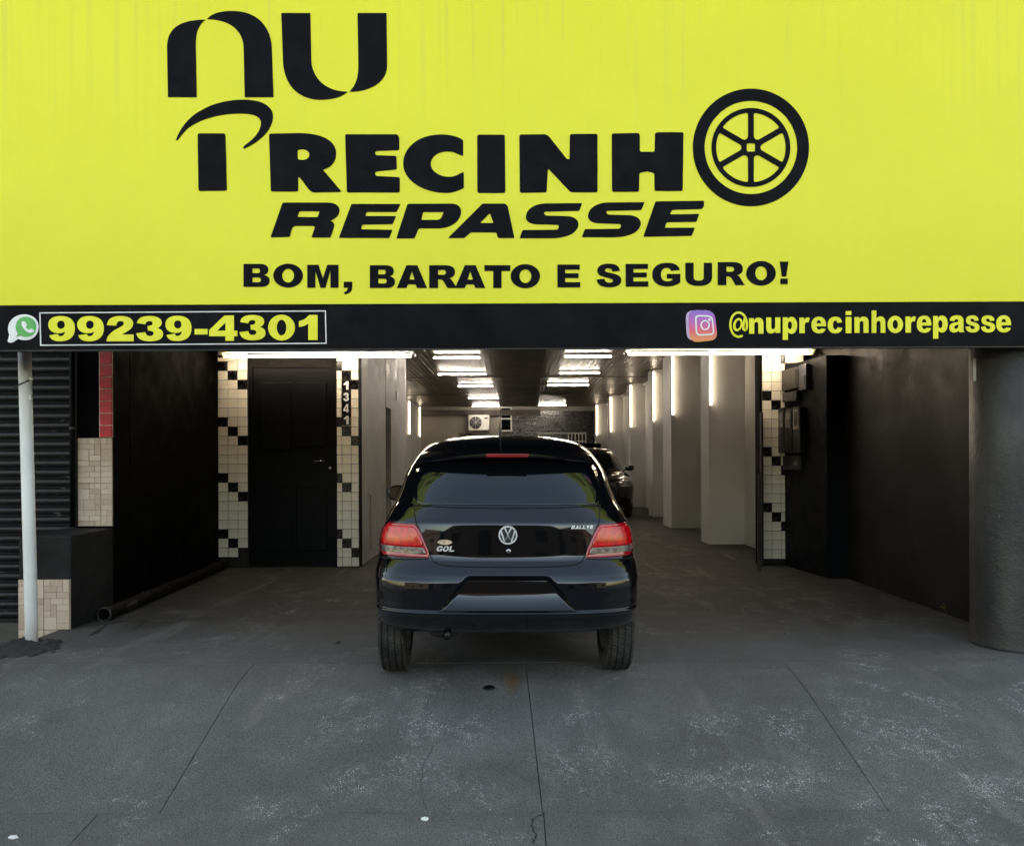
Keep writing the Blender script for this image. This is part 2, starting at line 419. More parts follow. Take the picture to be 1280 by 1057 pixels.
def rounded(pts, cor, r):
    if not r: return pts
    out = []; n = len(pts)
    for i, p in enumerate(pts):
        a, b = Vector(pts[i - 1]), Vector(pts[(i + 1) % n]); q = Vector(p)
        u, v = a - q, b - q
        if not cor[i] or u.length < 1e-6 or v.length < 1e-6 or u.angle(v) > R(155):
            out.append(p); continue
        d = min(r, u.length * .48, v.length * .48)
        s, e = q + u.normalized() * d, q + v.normalized() * d
        for k in range(5):
            w = k / 4
            out.append(tuple((1 - w)**2 * s + 2 * (1 - w) * w * q + w * w * e))
    return out

def ell(cx, cy, rx, ry, n=40): return [(cx + rx * math.cos(2 * math.pi * k / n), cy + ry * math.sin(2 * math.pi * k / n)) for k in range(n)]

def plate_geo(contours, mapf, th, y0):
    cs = [[Vector((*mapf(*p), 0)) for p in c] for c in contours]
    flat = [v for c in cs for v in c]
    tris = tessellate_polygon(cs)
    n = len(flat)
    vs = [(v.x, y0 - th, v.y) for v in flat] + [(v.x, y0, v.y) for v in flat]
    fs = []
    for t3 in tris:
        a, b, c = (flat[k] for k in t3)
        cr = (b - a).cross(c - a).z
        if abs(cr) < 1e-12: continue
        fs.append(tuple(t3) if cr > 0 else tuple(t3)[::-1])     # facing -Y
    o = 0
    for c in cs:
        k = len(c)
        area = sum(c[i].x * c[(i + 1) % k].y - c[(i + 1) % k].x * c[i].y for i in range(k))
        for i in range(k):
            a, b = o + i, o + (i + 1) % k
            f = (a, a + n, b + n, b)
            if (area > 0) == (o > 0): f = f[::-1]
            fs.append(f)
        o += k
    return vs, fs

def plate(name, contours, mapf, th, m, parent, y0=0.0):
    """outline with holes (or a list of such shapes) -> thin solid; mapf: 2D -> (x, z) metres; front at y0-th, back at y0"""
    shapes = contours if isinstance(contours[0][0][0], (list, tuple)) else [contours]
    vs, fs = [], []
    for sh in shapes:
        v, f = plate_geo(sh, mapf, th, y0); k = len(vs)
        vs += v; fs += [tuple(i + k for i in q) for q in f]
    return mesh(name, vs, fs, m, parent)

def stroke(pts, w):
    pts = [Vector(p) for p in pts]; L, Rr = [], []
    for i, p in enumerate(pts):
        t = (pts[min(i + 1, len(pts) - 1)] - pts[max(i - 1, 0)]).normalized(); nrm = Vector((-t.y, t.x))
        L.append(tuple(p + nrm * w / 2)); Rr.append(tuple(p - nrm * w / 2))
    return L + Rr[::-1]

G = {  # heavy wide grotesque, each glyph in a 100 x 100 box, y down
'B': ['M0,0 L62,0 C88,0 95,12 95,26 C95,38 88,45 78,48 C92,51 100,60 100,73 C100,90 88,100 64,100 L0,100 Z', 'M34,20 L55,20 C66,20 66,40 55,40 L34,40 Z', 'M34,59 L57,59 C70,59 70,80 57,80 L34,80 Z'],
'M': ['M0,0 L36,0 L50,58 L64,0 L100,0 L100,100 L74,100 L74,26 L58,100 L42,100 L26,26 L26,100 L0,100 Z'],
',': ['M0,0 L100,0 L100,42 C100,75 65,96 12,100 L0,84 C30,80 46,66 48,48 L0,48 Z'],
'A': ['M32,0 L68,0 L100,100 L67,100 L62,84 L37,84 L32,100 L0,100 Z', 'M50,26 L59,63 L41,63 Z'],
'R': ['M0,0 L58,0 C85,0 93,14 93,30 C93,46 82,54 72,57 C80,60 82,66 86,74 L100,100 L66,100 L52,72 C48,64 44,62 38,62 L32,62 L32,100 L0,100 Z', 'M32,20 L50,20 C64,20 64,42 50,42 L32,42 Z'],
'T': ['M0,0 L100,0 L100,25 L66,25 L66,100 L34,100 L34,25 L0,25 Z'],
'E': ['M0,0 L98,0 L98,22 L34,22 L34,38 L93,38 L93,59 L34,59 L34,77 L100,77 L100,100 L0,100 Z'],
'S': ['M94,30 L64,33 C62,22 56,19 47,19 C38,19 34,23 34,28 C34,34 42,36 56,39 C86,45 100,53 100,71 C100,90 80,101 52,101 C18,101 2,88 0,67 L32,64 C33,76 40,81 52,81 C61,81 66,77 66,72 C66,65 56,62 42,59 C16,53 3,46 3,29 C3,10 20,-1 48,-1 C78,-1 92,9 94,30 Z'],
'G': ['M52,47 L100,47 L100,84 C86,96 72,101 54,101 C20,101 0,82 0,50 C0,18 20,-1 53,-1 C80,-1 94,10 98,30 L67,34 C64,25 60,21 52,21 C38,21 31,31 31,50 C31,70 39,79 54,79 C60,79 66,77 71,74 L71,67 L52,67 Z'],
'U': ['M0,0 L31,0 L31,62 C31,73 38,78 50,78 C62,78 69,73 69,62 L69,0 L100,0 L100,60 C100,86 84,101 50,101 C16,101 0,86 0,60 Z'],
'L': ['M0,0 L34,0 L34,76 L100,76 L100,100 L0,100 Z'],
'Y': ['M0,0 L36,0 L50,34 L64,0 L100,0 L66,58 L66,100 L34,100 L34,58 Z'],
'!': ['M5,0 L95,0 L72,66 L28,66 Z', '+M12,75 L88,75 L88,100 L12,100 Z'],
'9': ['M0,34 C0,12 18,0 46,0 C85,0 100,20 100,48 C100,82 80,100 44,100 C18,100 8,90 4,76 L36,71 C38,77 41,80 46,80 C56,80 62,72 63,61 C57,66 49,68 40,68 C15,68 0,55 0,34 Z', 'M62,34 C62,56 33,56 33,34 C33,13 62,13 62,34 Z'],
'2': ['M2,36 C4,12 20,0 52,0 C84,0 98,12 98,30 C98,48 82,58 56,73 L100,73 L100,100 L0,100 C2,76 18,62 44,48 C58,40 64,36 64,29 C64,23 59,20 52,20 C42,20 38,26 36,38 Z'],
'3': ['M34,33 L3,28 C6,10 20,0 50,0 C80,0 95,10 95,26 C95,36 90,43 78,47 C93,51 100,60 100,71 C100,90 82,100 50,100 C18,100 4,88 0,68 L34,64 C36,74 41,79 50,79 C59,79 65,75 65,69 C65,61 58,58 44,58 L42,39 C54,40 61,36 61,29 C61,23 57,20 50,20 C41,20 36,24 34,33 Z'],
'-': ['M0,0 L100,0 L100,100 L0,100 Z'],
'4': ['M54,0 L88,0 L88,60 L100,60 L100,82 L88,82 L88,100 L58,100 L58,82 L0,82 L0,58 Z', 'M58,28 L58,60 L28,60 Z'],
'1': ['M55,0 L100,0 L100,100 L50,100 L50,35 L28,44 L0,48 L0,25 L30,17 L44,8 Z'],
'n': ['M0,3 L34,3 L34,16 C42,5 52,0 64,0 C88,0 100,13 100,36 L100,100 L64,100 L64,44 C64,32 60,27 51,27 C41,27 36,34 36,47 L36,100 L0,100 Z'],
'u': ['M100,97 L66,97 L66,84 C58,95 48,100 36,100 C12,100 0,87 0,64 L0,0 L36,0 L36,56 C36,68 40,73 49,73 C59,73 64,66 64,53 L64,0 L100,0 Z'],
'p': ['M0,2 L34,2 L34,11 C42,3 50,0 60,0 C85,0 100,15 100,36 C100,58 85,74 61,74 C51,74 43,71 36,65 L36,100 L0,100 Z', 'M64,37 C64,60 35,60 35,37 C35,14 64,14 64,37 Z'],
'r': ['M0,3 L46,3 L46,20 C56,4 72,-1 100,4 L88,33 C62,28 52,36 52,58 L52,100 L0,100 Z'],
'e': ['M99,58 L35,58 C37,74 43,79 52,79 C58,79 63,76 66,71 L98,74 C90,92 76,101 52,101 C18,101 0,82 0,51 C0,20 18,-1 50,-1 C85,-1 100,20 99,58 Z', 'M65,40 L35,40 C36,26 42,20 50,20 C58,20 64,26 65,40 Z'],
'c': ['M66,64 L100,68 C95,90 78,101 52,101 C18,101 0,82 0,50 C0,18 18,-1 52,-1 C80,-1 94,11 98,33 L66,37 C64,27 60,23 53,23 C41,23 36,32 36,51 C36,70 42,77 53,77 C60,77 64,73 66,64 Z'],
'i': ['M0,0 L100,0 L100,18 L0,18 Z', '+M0,27 L100,27 L100,100 L0,100 Z'],
'h': ['M0,0 L35,0 L35,38 C42,29 52,26 63,26 C88,26 100,38 100,56 L100,100 L65,100 L65,60 C65,50 61,46 52,46 C41,46 35,52 35,62 L35,100 L0,100 Z'],
'a': ['M33,34 L2,30 C5,10 20,-1 52,-1 C82,-1 95,9 95,34 L95,80 C95,88 96,94 100,99 L66,99 L63,89 C54,97 44,101 31,101 C12,101 0,90 0,72 C0,54 12,46 38,42 C54,39 60,38 61,34 C61,25 57,22 49,22 C39,22 35,25 33,34 Z', 'M61,53 L61,60 C61,72 53,79 43,79 C36,79 33,75 33,70 C33,62 42,59 61,53 Z'],
}
G['s'] = G['S']
def contours_of(ch):
    if ch in 'Oo0':
        hx, hy = {'O': (20, 29), 'o': (17, 27), '0': (18, 31)}[ch]
        return [[ell(50, 50, 50, 51), ell(50, 50, hx, hy)]]
    out = []
    for p in G[ch]:
        if p[0] == '+': out.append([parse(p[1:])[0]])
        elif not out: out.append([parse(p)[0]])
        else: out[-1].append(parse(p)[0])
    return out
def glyph(ch, x0, x1, ya, yb, mapf, th, m, parent, y0, name='letter', shear=0):
    """glyph in the pixel box x0..x1, ya..yb (y down)"""
    f = lambda u, v: mapf(x0 + (x1 - x0) * u / 100 + shear * (50 - v) / 100, ya + (yb - ya) * v / 100)
    return plate(name, contours_of(ch), f, th, m, parent, y0)

# ================================================================== THE SETTING
road = mesh('road', [(-400, -400, -.58), (400, -400, -.58), (400, 400, -.58), (-400, 400, -.58)], [(0, 1, 2, 3)], M['asphalt'])
tag(road, 'dark asphalt road in front of the garage', 'road', kind='structure')

# pavement: a ramp of cast slabs up to the garage, then a flatter strip to the kerb
pav = empty('pavement', (0, 4, 0)); tag(pav, 'dark painted pavement ramp of large cast slabs', 'pavement', kind='structure')
FRONT, Z0 = 3.69, -RS * (CREST - 3.69)
def strip_z(y): return Z0 - (FRONT - y) * .11
def slab(c, zf, th=.16, n=26):
    """c: near left, near right, far right, far left corner"""
    g = .0016
    (ax, ay), (bx_, by), (cx_, cy), (dx, dy) = c
    bm = bmesh.new(); rows = []
    for j in range(n + 1):
        u = j / n; y = ay + g + (dy - ay - 2 * g) * u
        xl, xr = ax + (dx - ax) * u + g, bx_ + (cx_ - bx_) * u - g
        ch = .0 if 0 < j < n else .002
        rows.append([bm.verts.new((xl, y, zf(y) - th)), bm.verts.new((xl, y, zf(y) - .003)), bm.verts.new((xl + .0015, y, zf(y) - ch)), bm.verts.new((xr - .0015, y, zf(y) - ch)), bm.verts.new((xr, y, zf(y) - .003)), bm.verts.new((xr, y, zf(y) - th))])
    for p, q in zip(rows, rows[1:]):
        for i in range(5): bm.faces.new((p[i], p[i + 1], q[i + 1], q[i]))
    bm.faces.new(rows[0]); bm.faces.new(rows[-1])
    bmesh.ops.recalc_face_normals(bm, faces=bm.faces)
    o = bm_obj('slab', bm, M['pave'], pav); o.matrix_parent_inverse = Matrix.Translation((0, -4, 0))
    return o
def rz(y):
    if y < CREST - .3: return -RS * (CREST - y)
    return -(CREST + .3 - y) ** 2 * RS / 1.2 if y < CREST + .3 else 0.0
bx = [(-3.3, -3.22), (-1.70, -1.62), (.095, .145), (1.80, 1.74), (3.6, 3.5), (6.0, 6.0)]     # joint x at the crest, at the foot
for i in range(5):
    slab([(bx[i][1], FRONT), (bx[i + 1][1], FRONT), (bx[i + 1][0], CREST + .3), (bx[i][0], CREST + .3)], rz)
fx = [-3.4, -1.9, .15, 1.95, 3.9, 6.0]
for i in range(5):
    slab([(fx[i], 1.9), (fx[i + 1], 1.9), (fx[i + 1], FRONT), (fx[i], FRONT)], strip_z)
bed = box('joint_bed', -3.25, 5.9, 1.95, 5.1, -1.1, -.62, M['crack'], pav); bed.matrix_parent_inverse = Matrix.Translation((0, -4, 0))
def crack(pix, w):
    pts = []
    for k, (px, py) in enumerate(pix):
        x, y = ramp_pt(px, py)
        pts.append((x, y))
    out = []
    for a, b in zip(pts, pts[1:]):
        for k in range(6):
            u = k / 6; out.append((a[0] + (b[0] - a[0]) * u + random.uniform(-.006, .006), a[1] + (b[1] - a[1]) * u))
    out.append(pts[-1])
    vs, fs = [], []
    for i, (x, y) in enumerate(out):
        z = (rz(y) if y > FRONT else strip_z(y)) + .0025; ww = w * random.uniform(.4, 1.2)
        vs += [(x - ww, y, z), (x + ww, y, z)]
        if i: fs.append((2 * i - 2, 2 * i - 1, 2 * i + 1, 2 * i))
    o = mesh('crack', vs, fs, M['crack'], pav); o.matrix_parent_inverse = Matrix.Translation((0, -4, 0))
crack([(680, 1016), (665, 1025), (664, 1038), (668, 1050), (664, 1060)], .004)
crack([(545, 925), (528, 955), (524, 985), (530, 1012)], .0011)
crack([(560, 930), (575, 970), (590, 1000)], .0008)

def floor_crack(pix, w):
    pts = []
    for px, py in pix:
        Zc = H / ((py - CY) / F); pts.append(((px - CX) / F * Zc, Zc))
    vs, fs = [], []; out = []
    for a, b in zip(pts, pts[1:]):
        for k in range(7): out.append((a[0] + (b[0] - a[0]) * k / 7 + random.uniform(-.008, .008), a[1] + (b[1] - a[1]) * k / 7 + random.uniform(-.008, .008)))
    out.append(pts[-1])
    for i, (x, y) in enumerate(out):
        q = out[min(i + 1, len(out) - 1)]; p = out[max(i - 1, 0)]; d = Vector((q[0] - p[0], q[1] - p[1])).normalized(); ww = w * random.uniform(.3, 1.3)
        vs += [(x - d.y * ww, y + d.x * ww, .0025), (x + d.y * ww, y - d.x * ww, .0025)]
        if i: fs.append((2 * i - 2, 2 * i, 2 * i + 1, 2 * i - 1))
    o = mesh('crack', vs, fs, M['crack'], pav); o.matrix_parent_inverse = Matrix.Translation((0, -4, 0))
floor_crack([(112, 792), (122, 787), (133, 778), (150, 775), (181, 775)], .022)
floor_crack([(181, 775), (172, 781), (163, 787)], .008)
floor_crack([(423, 800), (420, 804)], .02)
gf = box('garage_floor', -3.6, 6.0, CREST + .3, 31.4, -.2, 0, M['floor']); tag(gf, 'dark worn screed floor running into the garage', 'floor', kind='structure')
sp = mesh('side_pavement', [(-9, 1.9, -.50), (-3.20, 1.9, -.50), (-3.20, 5.2, -.13), (-9, 5.2, -.13), (-3.3, 7.6, -.10), (-9, 7.6, -.10)], [(0, 1, 2, 3), (3, 2, 4, 5)], M['side_pave'])
tag(sp, 'brownish worn pavement before the neighbouring shutter', 'pavement', kind='structure')

# ================================================================== GARAGE BUILDING
FW = 9.93                                        # plane of the tiled front wall
gb = empty('garage_building', (0, FW, 0))
tag(gb, 'deep garage shop with black front walls, checkered tile piers and pale interior', 'building')
gb_inv = Matrix.Translation((0, -FW, 0))
def gpart(o): o.parent = gb; o.matrix_parent_inverse = gb_inv; return o
def gbox(name, *a, bevel=0): return gpart(box(name, *a, bevel=bevel))

def prism(name, pts, z0, z1, m):
    n = len(pts); vs = [(x, y, z0) for x, y in pts] + [(x, y, z1) for x, y in pts]
    bm = bmesh.new(); vv = [bm.verts.new(v) for v in vs]
    bm.faces.new(vv[:n]); bm.faces.new(vv[n:])
    for i in range(n): bm.faces.new((vv[i], vv[(i + 1) % n], vv[n + (i + 1) % n], vv[n + i]))
    bmesh.ops.recalc_face_normals(bm, faces=bm.faces)
    bmesh.ops.bevel(bm, geom=[e for e in bm.edges], offset=.006, segments=2, affect='EDGES')
    return gpart(bm_obj(name, bm, m))
prism('side_wall', [(-3.84, 7.402), (-3.5115, 7.402), (-3.622, FW + .01), (-3.84, FW + .01)], -.1, 3.0, M['black_wall'])
gbox('side_wall', 3.75, 3.95, 5.95, FW + .2, -.1, 3.0, M['rubbed'])
gbox('front_wall', -3.75, -3.25, FW + .012, FW + .2, -.1, 3.0, M['black_wall'])
gbox('front_wall', -2.146, -1.87, FW + .012, FW + .2, -.1, 3.0, M['black_wall'])
gbox('front_wall', 3.11, 3.748, FW + .012, FW + .2, -.1, 3.0, M['black_wall'])
gbox('lintel', -3.25, -2.146, FW + .02, FW + .2, 2.62, 3.0, M['black_wall'])
gbox('lintel', -1.87, 3.11, FW + .02, FW + .2, 2.72, 3.6, M['dark_beam'])
prism('meter_pillar', [(3.42, FW + .008), (3.53, 8.9), (3.748, 8.9), (3.748, FW + .008)], -.02, 2.48, M['pillar'])
gbox('front_wall', 3.952, 11.0, 6.25, FW + .2, -.15, 3.41, M['rubbed'])
gbox('canopy_roof', -3.9, 3.945, 5.56, FW + .18, 3.002, 3.12, M['black_wall'])
gbox('sun_block_storey', -4.0, 11.0, FW + .21, 31.6, 3.42, 9.0, M['black_wall_soft'])  # unseen mass behind the sign, added tall and wide to block the sun
# interior
gbox('partition_wall', -3.5, -1.87, FW + .202, 12.08, 0, 3.3, M['inner_wall2'])
gbox('partition_wall', -3.5, -1.87, 12.62, 14.5, 0, 3.3, M['inner_wall2'])
gbox('partition_wall', -3.5, -1.868, 12.081, 12.619, 2.12, 3.3, M['inner_wall2'])
d = gbox('door', -2.10, -2.05, 12.07, 12.63, 0, 2.119, M['dark_beam'])
gbox('side_wall', -3.7, -3.45, FW + .202, 31.4, 0, 3.42, M['inner_wall'])
gbox('side_wall', 3.62, 3.9, FW + .202, 31.4, 0, 3.42, M['inner_wall'])
gbox('back_wall', -3.45, 3.62, 31.2, 31.45, 0, 3.42, M['back_wall'])
gbox('mosaic_panel', .1, 3.45, 31.14, 31.198, 1.2, 3.12, M['mosaic'])
gbox('ceiling_beam', -3.4, 1.2, 30.9, 31.198, 2.95, 3.16, M['dark_beam'])
PIL = [(12.3, 3.06, .5), (15.05, 3.04, .8), (17.9, 3.20, .55), (21.3, 3.2, .5), (25.5, 3.2, .5), (29.6, 3.2, .5)]
for y, x, dp in PIL: gbox('pilaster', x, 3.62, y, y + dp, 0, 3.3, M['inner_wall'], bevel=.01)
# ribbed ceiling
bm = bmesh.new(); prof = []
x = -3.45
while x < 3.62:
    prof += [(x, 3.300), (x + .094, 3.300), (x + .097, 3.309), (x + .103, 3.309)]; x += .106
vs = [bm.verts.new((px, y, pz)) for y in (FW + .2, 31.2) for px, pz in prof]; n = len(prof)
for i in range(n - 1): bm.faces.new((vs[i], vs[n + i], vs[n + i + 1], vs[i + 1]))
cl = gpart(bm_obj('ceiling', bm, M['ceiling']))
gbox('ceiling_slab', -3.5, 3.7, FW + .202, 31.3, 3.33, 3.418, M['dark_beam'])
for y in (14.2, 19.5, 25.0): gbox('ceiling_joint', -3.4, 3.6, y, y + .03, 3.288, 3.2985, M['dark_beam'])
gbox('cornice', 3.56, 3.615, FW + .25, 31.1, 3.235, 3.295, M['inner_wall'])

o = gpart(tube('conduit', [(-1.862, 10.72, .12), (-1.862, 10.72, .86), (-1.862, 10.55, .88)], .010, M['white_metal']))
gbox('switch_box', -1.868, -1.852, 13.2, 13.32, 2.30, 2.44, M['white_metal'])
gbox('cable_duct', -1.869, -1.845, FW + .21, 14.4, 3.20, 3.25, M['inner_wall'])
# tiled piers: every tile is a piece
def tile_mesh(w, h, m, th=.010, name='tile'):
    bm = bmesh.new(); bm_box(bm, -w / 2, w / 2, -th / 2, th / 2, -h / 2, h / 2)
    fe = [e for e in bm.edges if all(v.co.y < 0 for v in e.verts)]
    bmesh.ops.bevel(bm, geom=fe, offset=.003, segments=1, affect='EDGES')
    me = bpy.data.meshes.new(name); bm.to_mesh(me); bm.free(); me.materials.append(m); return me
TH = .1155
def pier(cols, ztop, rows, black, skip=lambda r, c: False, jitter=.0012):
    x0 = cols[0][0]; x1 = cols[-1][1]
    base = gpart(box('tiled_pier', x0 - .004, x1 + .004, FW - .004, FW + .0115, .0, ztop + .3, M['grout']))
    cache = {}
    for r in range(-2, rows):
        for ci, (a, b) in enumerate(cols):
            if skip(r, ci): continue
            k = (round(b - a, 4), black(r, ci))
            if k not in cache: cache[k] = tile_mesh(b - a - .005, TH - .005, M['tile_black'] if k[1] else M['tile'])
            o = link('tile', cache[k], parent=base)
            zc = ztop - (r + .5) * TH
            if zc - TH / 2 < .002: continue
            o.location = ((a + b) / 2 + random.uniform(-jitter, jitter), FW - .008 + random.uniform(-jitter, jitter), zc + random.uniform(-jitter, jitter) * .6)
            o.rotation_euler = (random.uniform(-.006, .006), 0, random.uniform(-.008, .008))
    return base
ZT = W(0, 450.4, FW).z
a0 = -3.615
pier([(a0, a0 + .122), (a0 + .122, a0 + .244), (a0 + .244, a0 + .366)], ZT, 21, lambda r, c: r % 6 == c, lambda r, c: r == 20 and c == 2)
ZM = W(0, 451, FW).z
plates = set(range(2, 6))
pier([(-2.143, -2.078), (-2.078, -1.964), (-1.964, -1.872)], ZM, 23, lambda r, c: r % 6 == c and r != 14, lambda r, c: c == 1 and r in plates)
ZR = W(0, 443.5, FW).z
pier([(3.136, 3.251), (3.251, 3.366), (3.366, 3.416), (3.42, 3.535), (3.535, 3.65)], ZR, 23, lambda r, c: (r - 4) % 6 == c and c < 3 or (c == 3 and r == 1), lambda r, c: c > 2 and r > 1)
# house number: white numerals on black plates
npz = W(0, 474, FW).z
for k, ch in enumerate('1341'):
    zc = npz - (k + .5) * .142
    pl = gpart(box('number_plate', -2.074, -1.968, FW - .024, FW - .0135, zc - .066, zc + .066, M['tile_black'], bevel=.003))
    w = .030 if ch == '1' else .034
    mf = lambda u, v: (u, v)
    g = glyph(ch, -2.021 - w, -2.021 + w, zc + .052, zc - .052, mf, .004, M['print_white'], None, FW - .0245, 'numeral')
    g.parent = pl

# the black front door
d0, d1 = -3.245, -2.15
dr = gbox('door', d0, d1, FW + .05, FW + .09, .0, 2.48, M['door'])
def dpart(name, *a, bevel=0):
    o = box(name, *a, bevel=bevel); o.parent = dr; return o
dpart('transom', d0, d1, FW + .03, FW + .08, 2.482, 2.62, M['door_dark'])
dpart('jamb', d0, d0 + .05, FW + .02, FW + .05, 0, 2.48, M['door'])
dpart('jamb', d1 - .05, d1, FW + .02, FW + .05, 0, 2.48, M['door'])
for (x0, x1, z0, z1) in ((-3.10, -2.72, 1.45, 2.3), (-2.66, -2.28, 1.5, 2.3), (-3.10, -2.72, .2, 1.0), (-2.66, -2.28, .2, 1.0)):
    dpart('panel', x0, x1, FW + .036, FW + .05, z0, z1, M['door'], bevel=.01)
hp = W(398, 575, FW)
o = tube('handle', [(hp.x - .055, FW + .045, hp.z), (hp.x - .05, FW + .0, hp.z), (hp.x + .05, FW + .0, hp.z), (hp.x + .055, FW + .045, hp.z)], .006, M['steel'], dr)
hl = W(411.5, 584, FW)
o = lathe('lock', [(.018, 0), (.018, -.012), (.012, -.018)], M['steel'], dr, 20, 'Y'); o.location = (hl.x, FW + .048, hl.z)

# ------------------------------------------------------------------ lamps
def batten(name, c, L, axis, m, label, group, w=.05, drop=(0, 0, -1), tray=0):
    """a closed LED batten; c = centre of the diffuser"""
    t = empty(name, c); tag(t, label, 'light', group)
    h = L / 2; r = w / 2
    if axis == 'X':
        p = [(-h + .03, 0, 0), (h - .03, 0, 0)]; dv = (1, 0, 0)
    else:
        p = [(0, 0, -h + .03), (0, 0, h - .03)]; dv = (0, 0, 1)
    tube('diffuser', p, r, m, t, 12)
    for s in (-1, 1):
        e0 = Vector(dv) * s * (h - .03); e1 = Vector(dv) * s * h
        tube('end_cap', [e0, e1], r * 1.08, M['led_body'], t, 12)
    d = Vector(drop) * -1
    a = Vector(p[0]) + d * (r + .012); b = Vector(p[1]) + d * (r + .012)
    q = Vector((r * .8 if axis == 'X' else r * .8, r * .8, r * .8))
    lo = Vector((min(a.x, b.x), min(a.y, b.y), min(a.z, b.z))); hi = Vector((max(a.x, b.x), max(a.y, b.y), max(a.z, b.z)))
    ex = Vector([abs(d[i]) * .012 + (0 if abs(dv[i]) else (1 - abs(d[i])) * max(r * .8, tray)) for i in range(3)])
    box('housing', lo.x - ex.x, hi.x + ex.x, lo.y - ex.y, hi.y + ex.y, lo.z - ex.z, hi.z + ex.z, M['led_body'], t)
    return t
GL, GRT = 'ceiling lamps in the left row', 'ceiling lamps in the right row'
ords = ['nearest the entrance', 'second from the entrance', 'third from the entrance', 'fourth from the entrance', 'farthest back']
for i, (xa, xb, y) in enumerate(((541, 602, 447), (547, 609, 467.5), (572, 617, 482.5), (585, 624, 497), (590, 625, 507.5))):
    Zc = (3.245 - H) / ((CY - y) / F)
    batten('ceiling_light', ((xa + xb) / 2 * Zc / F - CX * Zc / F, Zc, 3.245), (xb - xa) * Zc / F, 'X', M['white_led'], 'white tube lamp on the garage ceiling, left row, ' + ords[i], GL, .028, tray=.075)
ords = ['nearest the entrance', 'second from the entrance', 'third from the entrance', 'farthest back']
for i, (xa, xb, y) in enumerate(((705, 766, 446), (699, 751, 466.5), (684, 737, 481.5), (673, 708, 506.5))):
    Zc = (3.245 - H) / ((CY - y) / F)
    batten('ceiling_light', ((xa + xb) / 2 * Zc / F - CX * Zc / F, Zc, 3.245), (xb - xa) * Zc / F, 'X', M['white_led'], 'white tube lamp on the garage ceiling, right row, ' + ords[i], GRT, .028, tray=.075)
ords = ['closest to the entrance', 'second from the entrance', 'third from the entrance', 'fourth from the entrance', 'fifth from the entrance', 'farthest back']
for i, (y, x, dp) in enumerate(PIL):
    batten('wall_light', (x - .005 + .03, y - .045, 2.69), 1.16, 'Z', M['warm_led'], 'warm upright light strip on the right wall pilaster, ' + ords[i], 'upright light strips on the right wall', .030, drop=(0, -1, 0))
for y, nm in ((27.2, 'nearer one'), (30.4, 'farther one')):
    batten('wall_light', (-3.40, y, 2.69), 1.16, 'Z', M['warm_led'], 'warm upright light strip on the left garage wall, ' + nm, 'upright light strips on the left wall', .030, drop=(1, 0, 0))
def long_tube(xa, xb, y, amber, label):
    out = .30; Zc = FW - out; c = W((xa + xb) / 2, y, Zc); L = (xb - xa) * Zc / F
    t = empty('tube_light', c); tag(t, label, 'light', 'long tube lamps above the entrance')
    h = L / 2; r = .017; s = amber
    # glowing length, an amber end and metal caps with pins
    a = h - .10
    g0, g1 = (-a, h - .045) if s < 0 else (-h + .045, a)
    tube('diffuser', [(g0, 0, 0), (g1, 0, 0)], r, M['front_led'], t, 14)
    tube('amber_end', [(s * a, 0, 0), (s * (h - .06), 0, 0)], r, M['amber_led'], t, 14)
    for q in (-1, 1):
        tube('end_cap', [(q * (h - .06 if q == s else h - .045), 0, 0), (q * h, 0, 0)], r * 1.05, M['steel'], t, 14)
        box('bracket', q * (h - .03) - .012, q * (h - .03) + .012, .01, out - .022, .018, .045, M['led_body'], t)
    box('housing', -h + .02, h - .02, -.03, .05, .046, .066, M['led_body'], t)
    return t
long_tube(274, 519, 444, -1, 'long glowing tube lamp above the black door, left of the entrance')
long_tube(781, 1022, 442.5, 1, 'long glowing tube lamp above the right side of the entrance')

# ------------------------------------------------------------------ meters on the pillar's inner face
def mz(px): return (3.42 + .107 * FW) / ((px - CX) / F + .107)
def mx(z): return 3.42 + .107 * (FW - z)
def meter(name, xa, xb, ya, yb, dp, m, label, bits=()):
    """box on the pillar's inner face, spanning photo columns xa..xb, rows ya..yb"""
    za, zb = mz(xa), mz(xb); zt = H + (CY - ya) / F * (za + zb) / 2; zl = H + (CY - yb) / F * (za + zb) / 2
    t = empty(name, (mx((za + zb) / 2), (za + zb) / 2, zl)); t.rotation_euler = (0, 0, math.atan(.107)); tag(t, label, 'meter box', 'electric meter boxes')
    hw = (za - zb) / 2; h = zt - zl
    box('case', -dp, -.001, -hw, hw, 0, h, m, t, bevel=.008)
    for (u0, u1, v0, v1, mm) in bits:
        box('window', -dp - .006, -dp + .004, -hw + u0 * 2 * hw, -hw + u1 * 2 * hw, v0 * h, v1 * h, mm, t, bevel=.002)
    return t
meter('meter_box', 982, 1003, 462, 488, .05, M['meter'], 'upper black meter board beside the checkered tiles', ((.1, .9, .1, .9, M['meter']),))
meter('meter_box', 1004.5, 1014, 457, 489, .06, M['meter_glass'], 'slim grey upper box at the front of the meter pillar', ((.15, .85, .1, .55, M['meter']),))
meter('meter_box', 985, 1003, 491, 503, .07, M['meter'], 'small low black box under the upper meter board', ((.2, .8, .3, .7, M['meter_glass']),))
meter('meter_box', 981, 989, 511, 567, .09, M['meter'], 'tall electric meter nearest the checkered tiles', ((.15, .85, .55, .9, M['meter_glass']),))
meter('meter_box', 989.8, 999, 511, 567, .09, M['meter'], 'middle one of the three tall electric meters', ((.15, .85, .55, .9, M['meter_glass']),))
meter('meter_box', 999.8, 1009, 510, 567, .09, M['meter'], 'tall electric meter with a pale framed window, nearest the street', ((.12, .88, .52, .95, M['meter_edge']), (.25, .75, .58, .9, M['meter_glass'])))
meter('meter_box', 983, 1005, 571, 588, .05, M['meter'], 'lowest black box below the three tall meters', ((.1, .3, .3, .7, M['meter_glass']),))

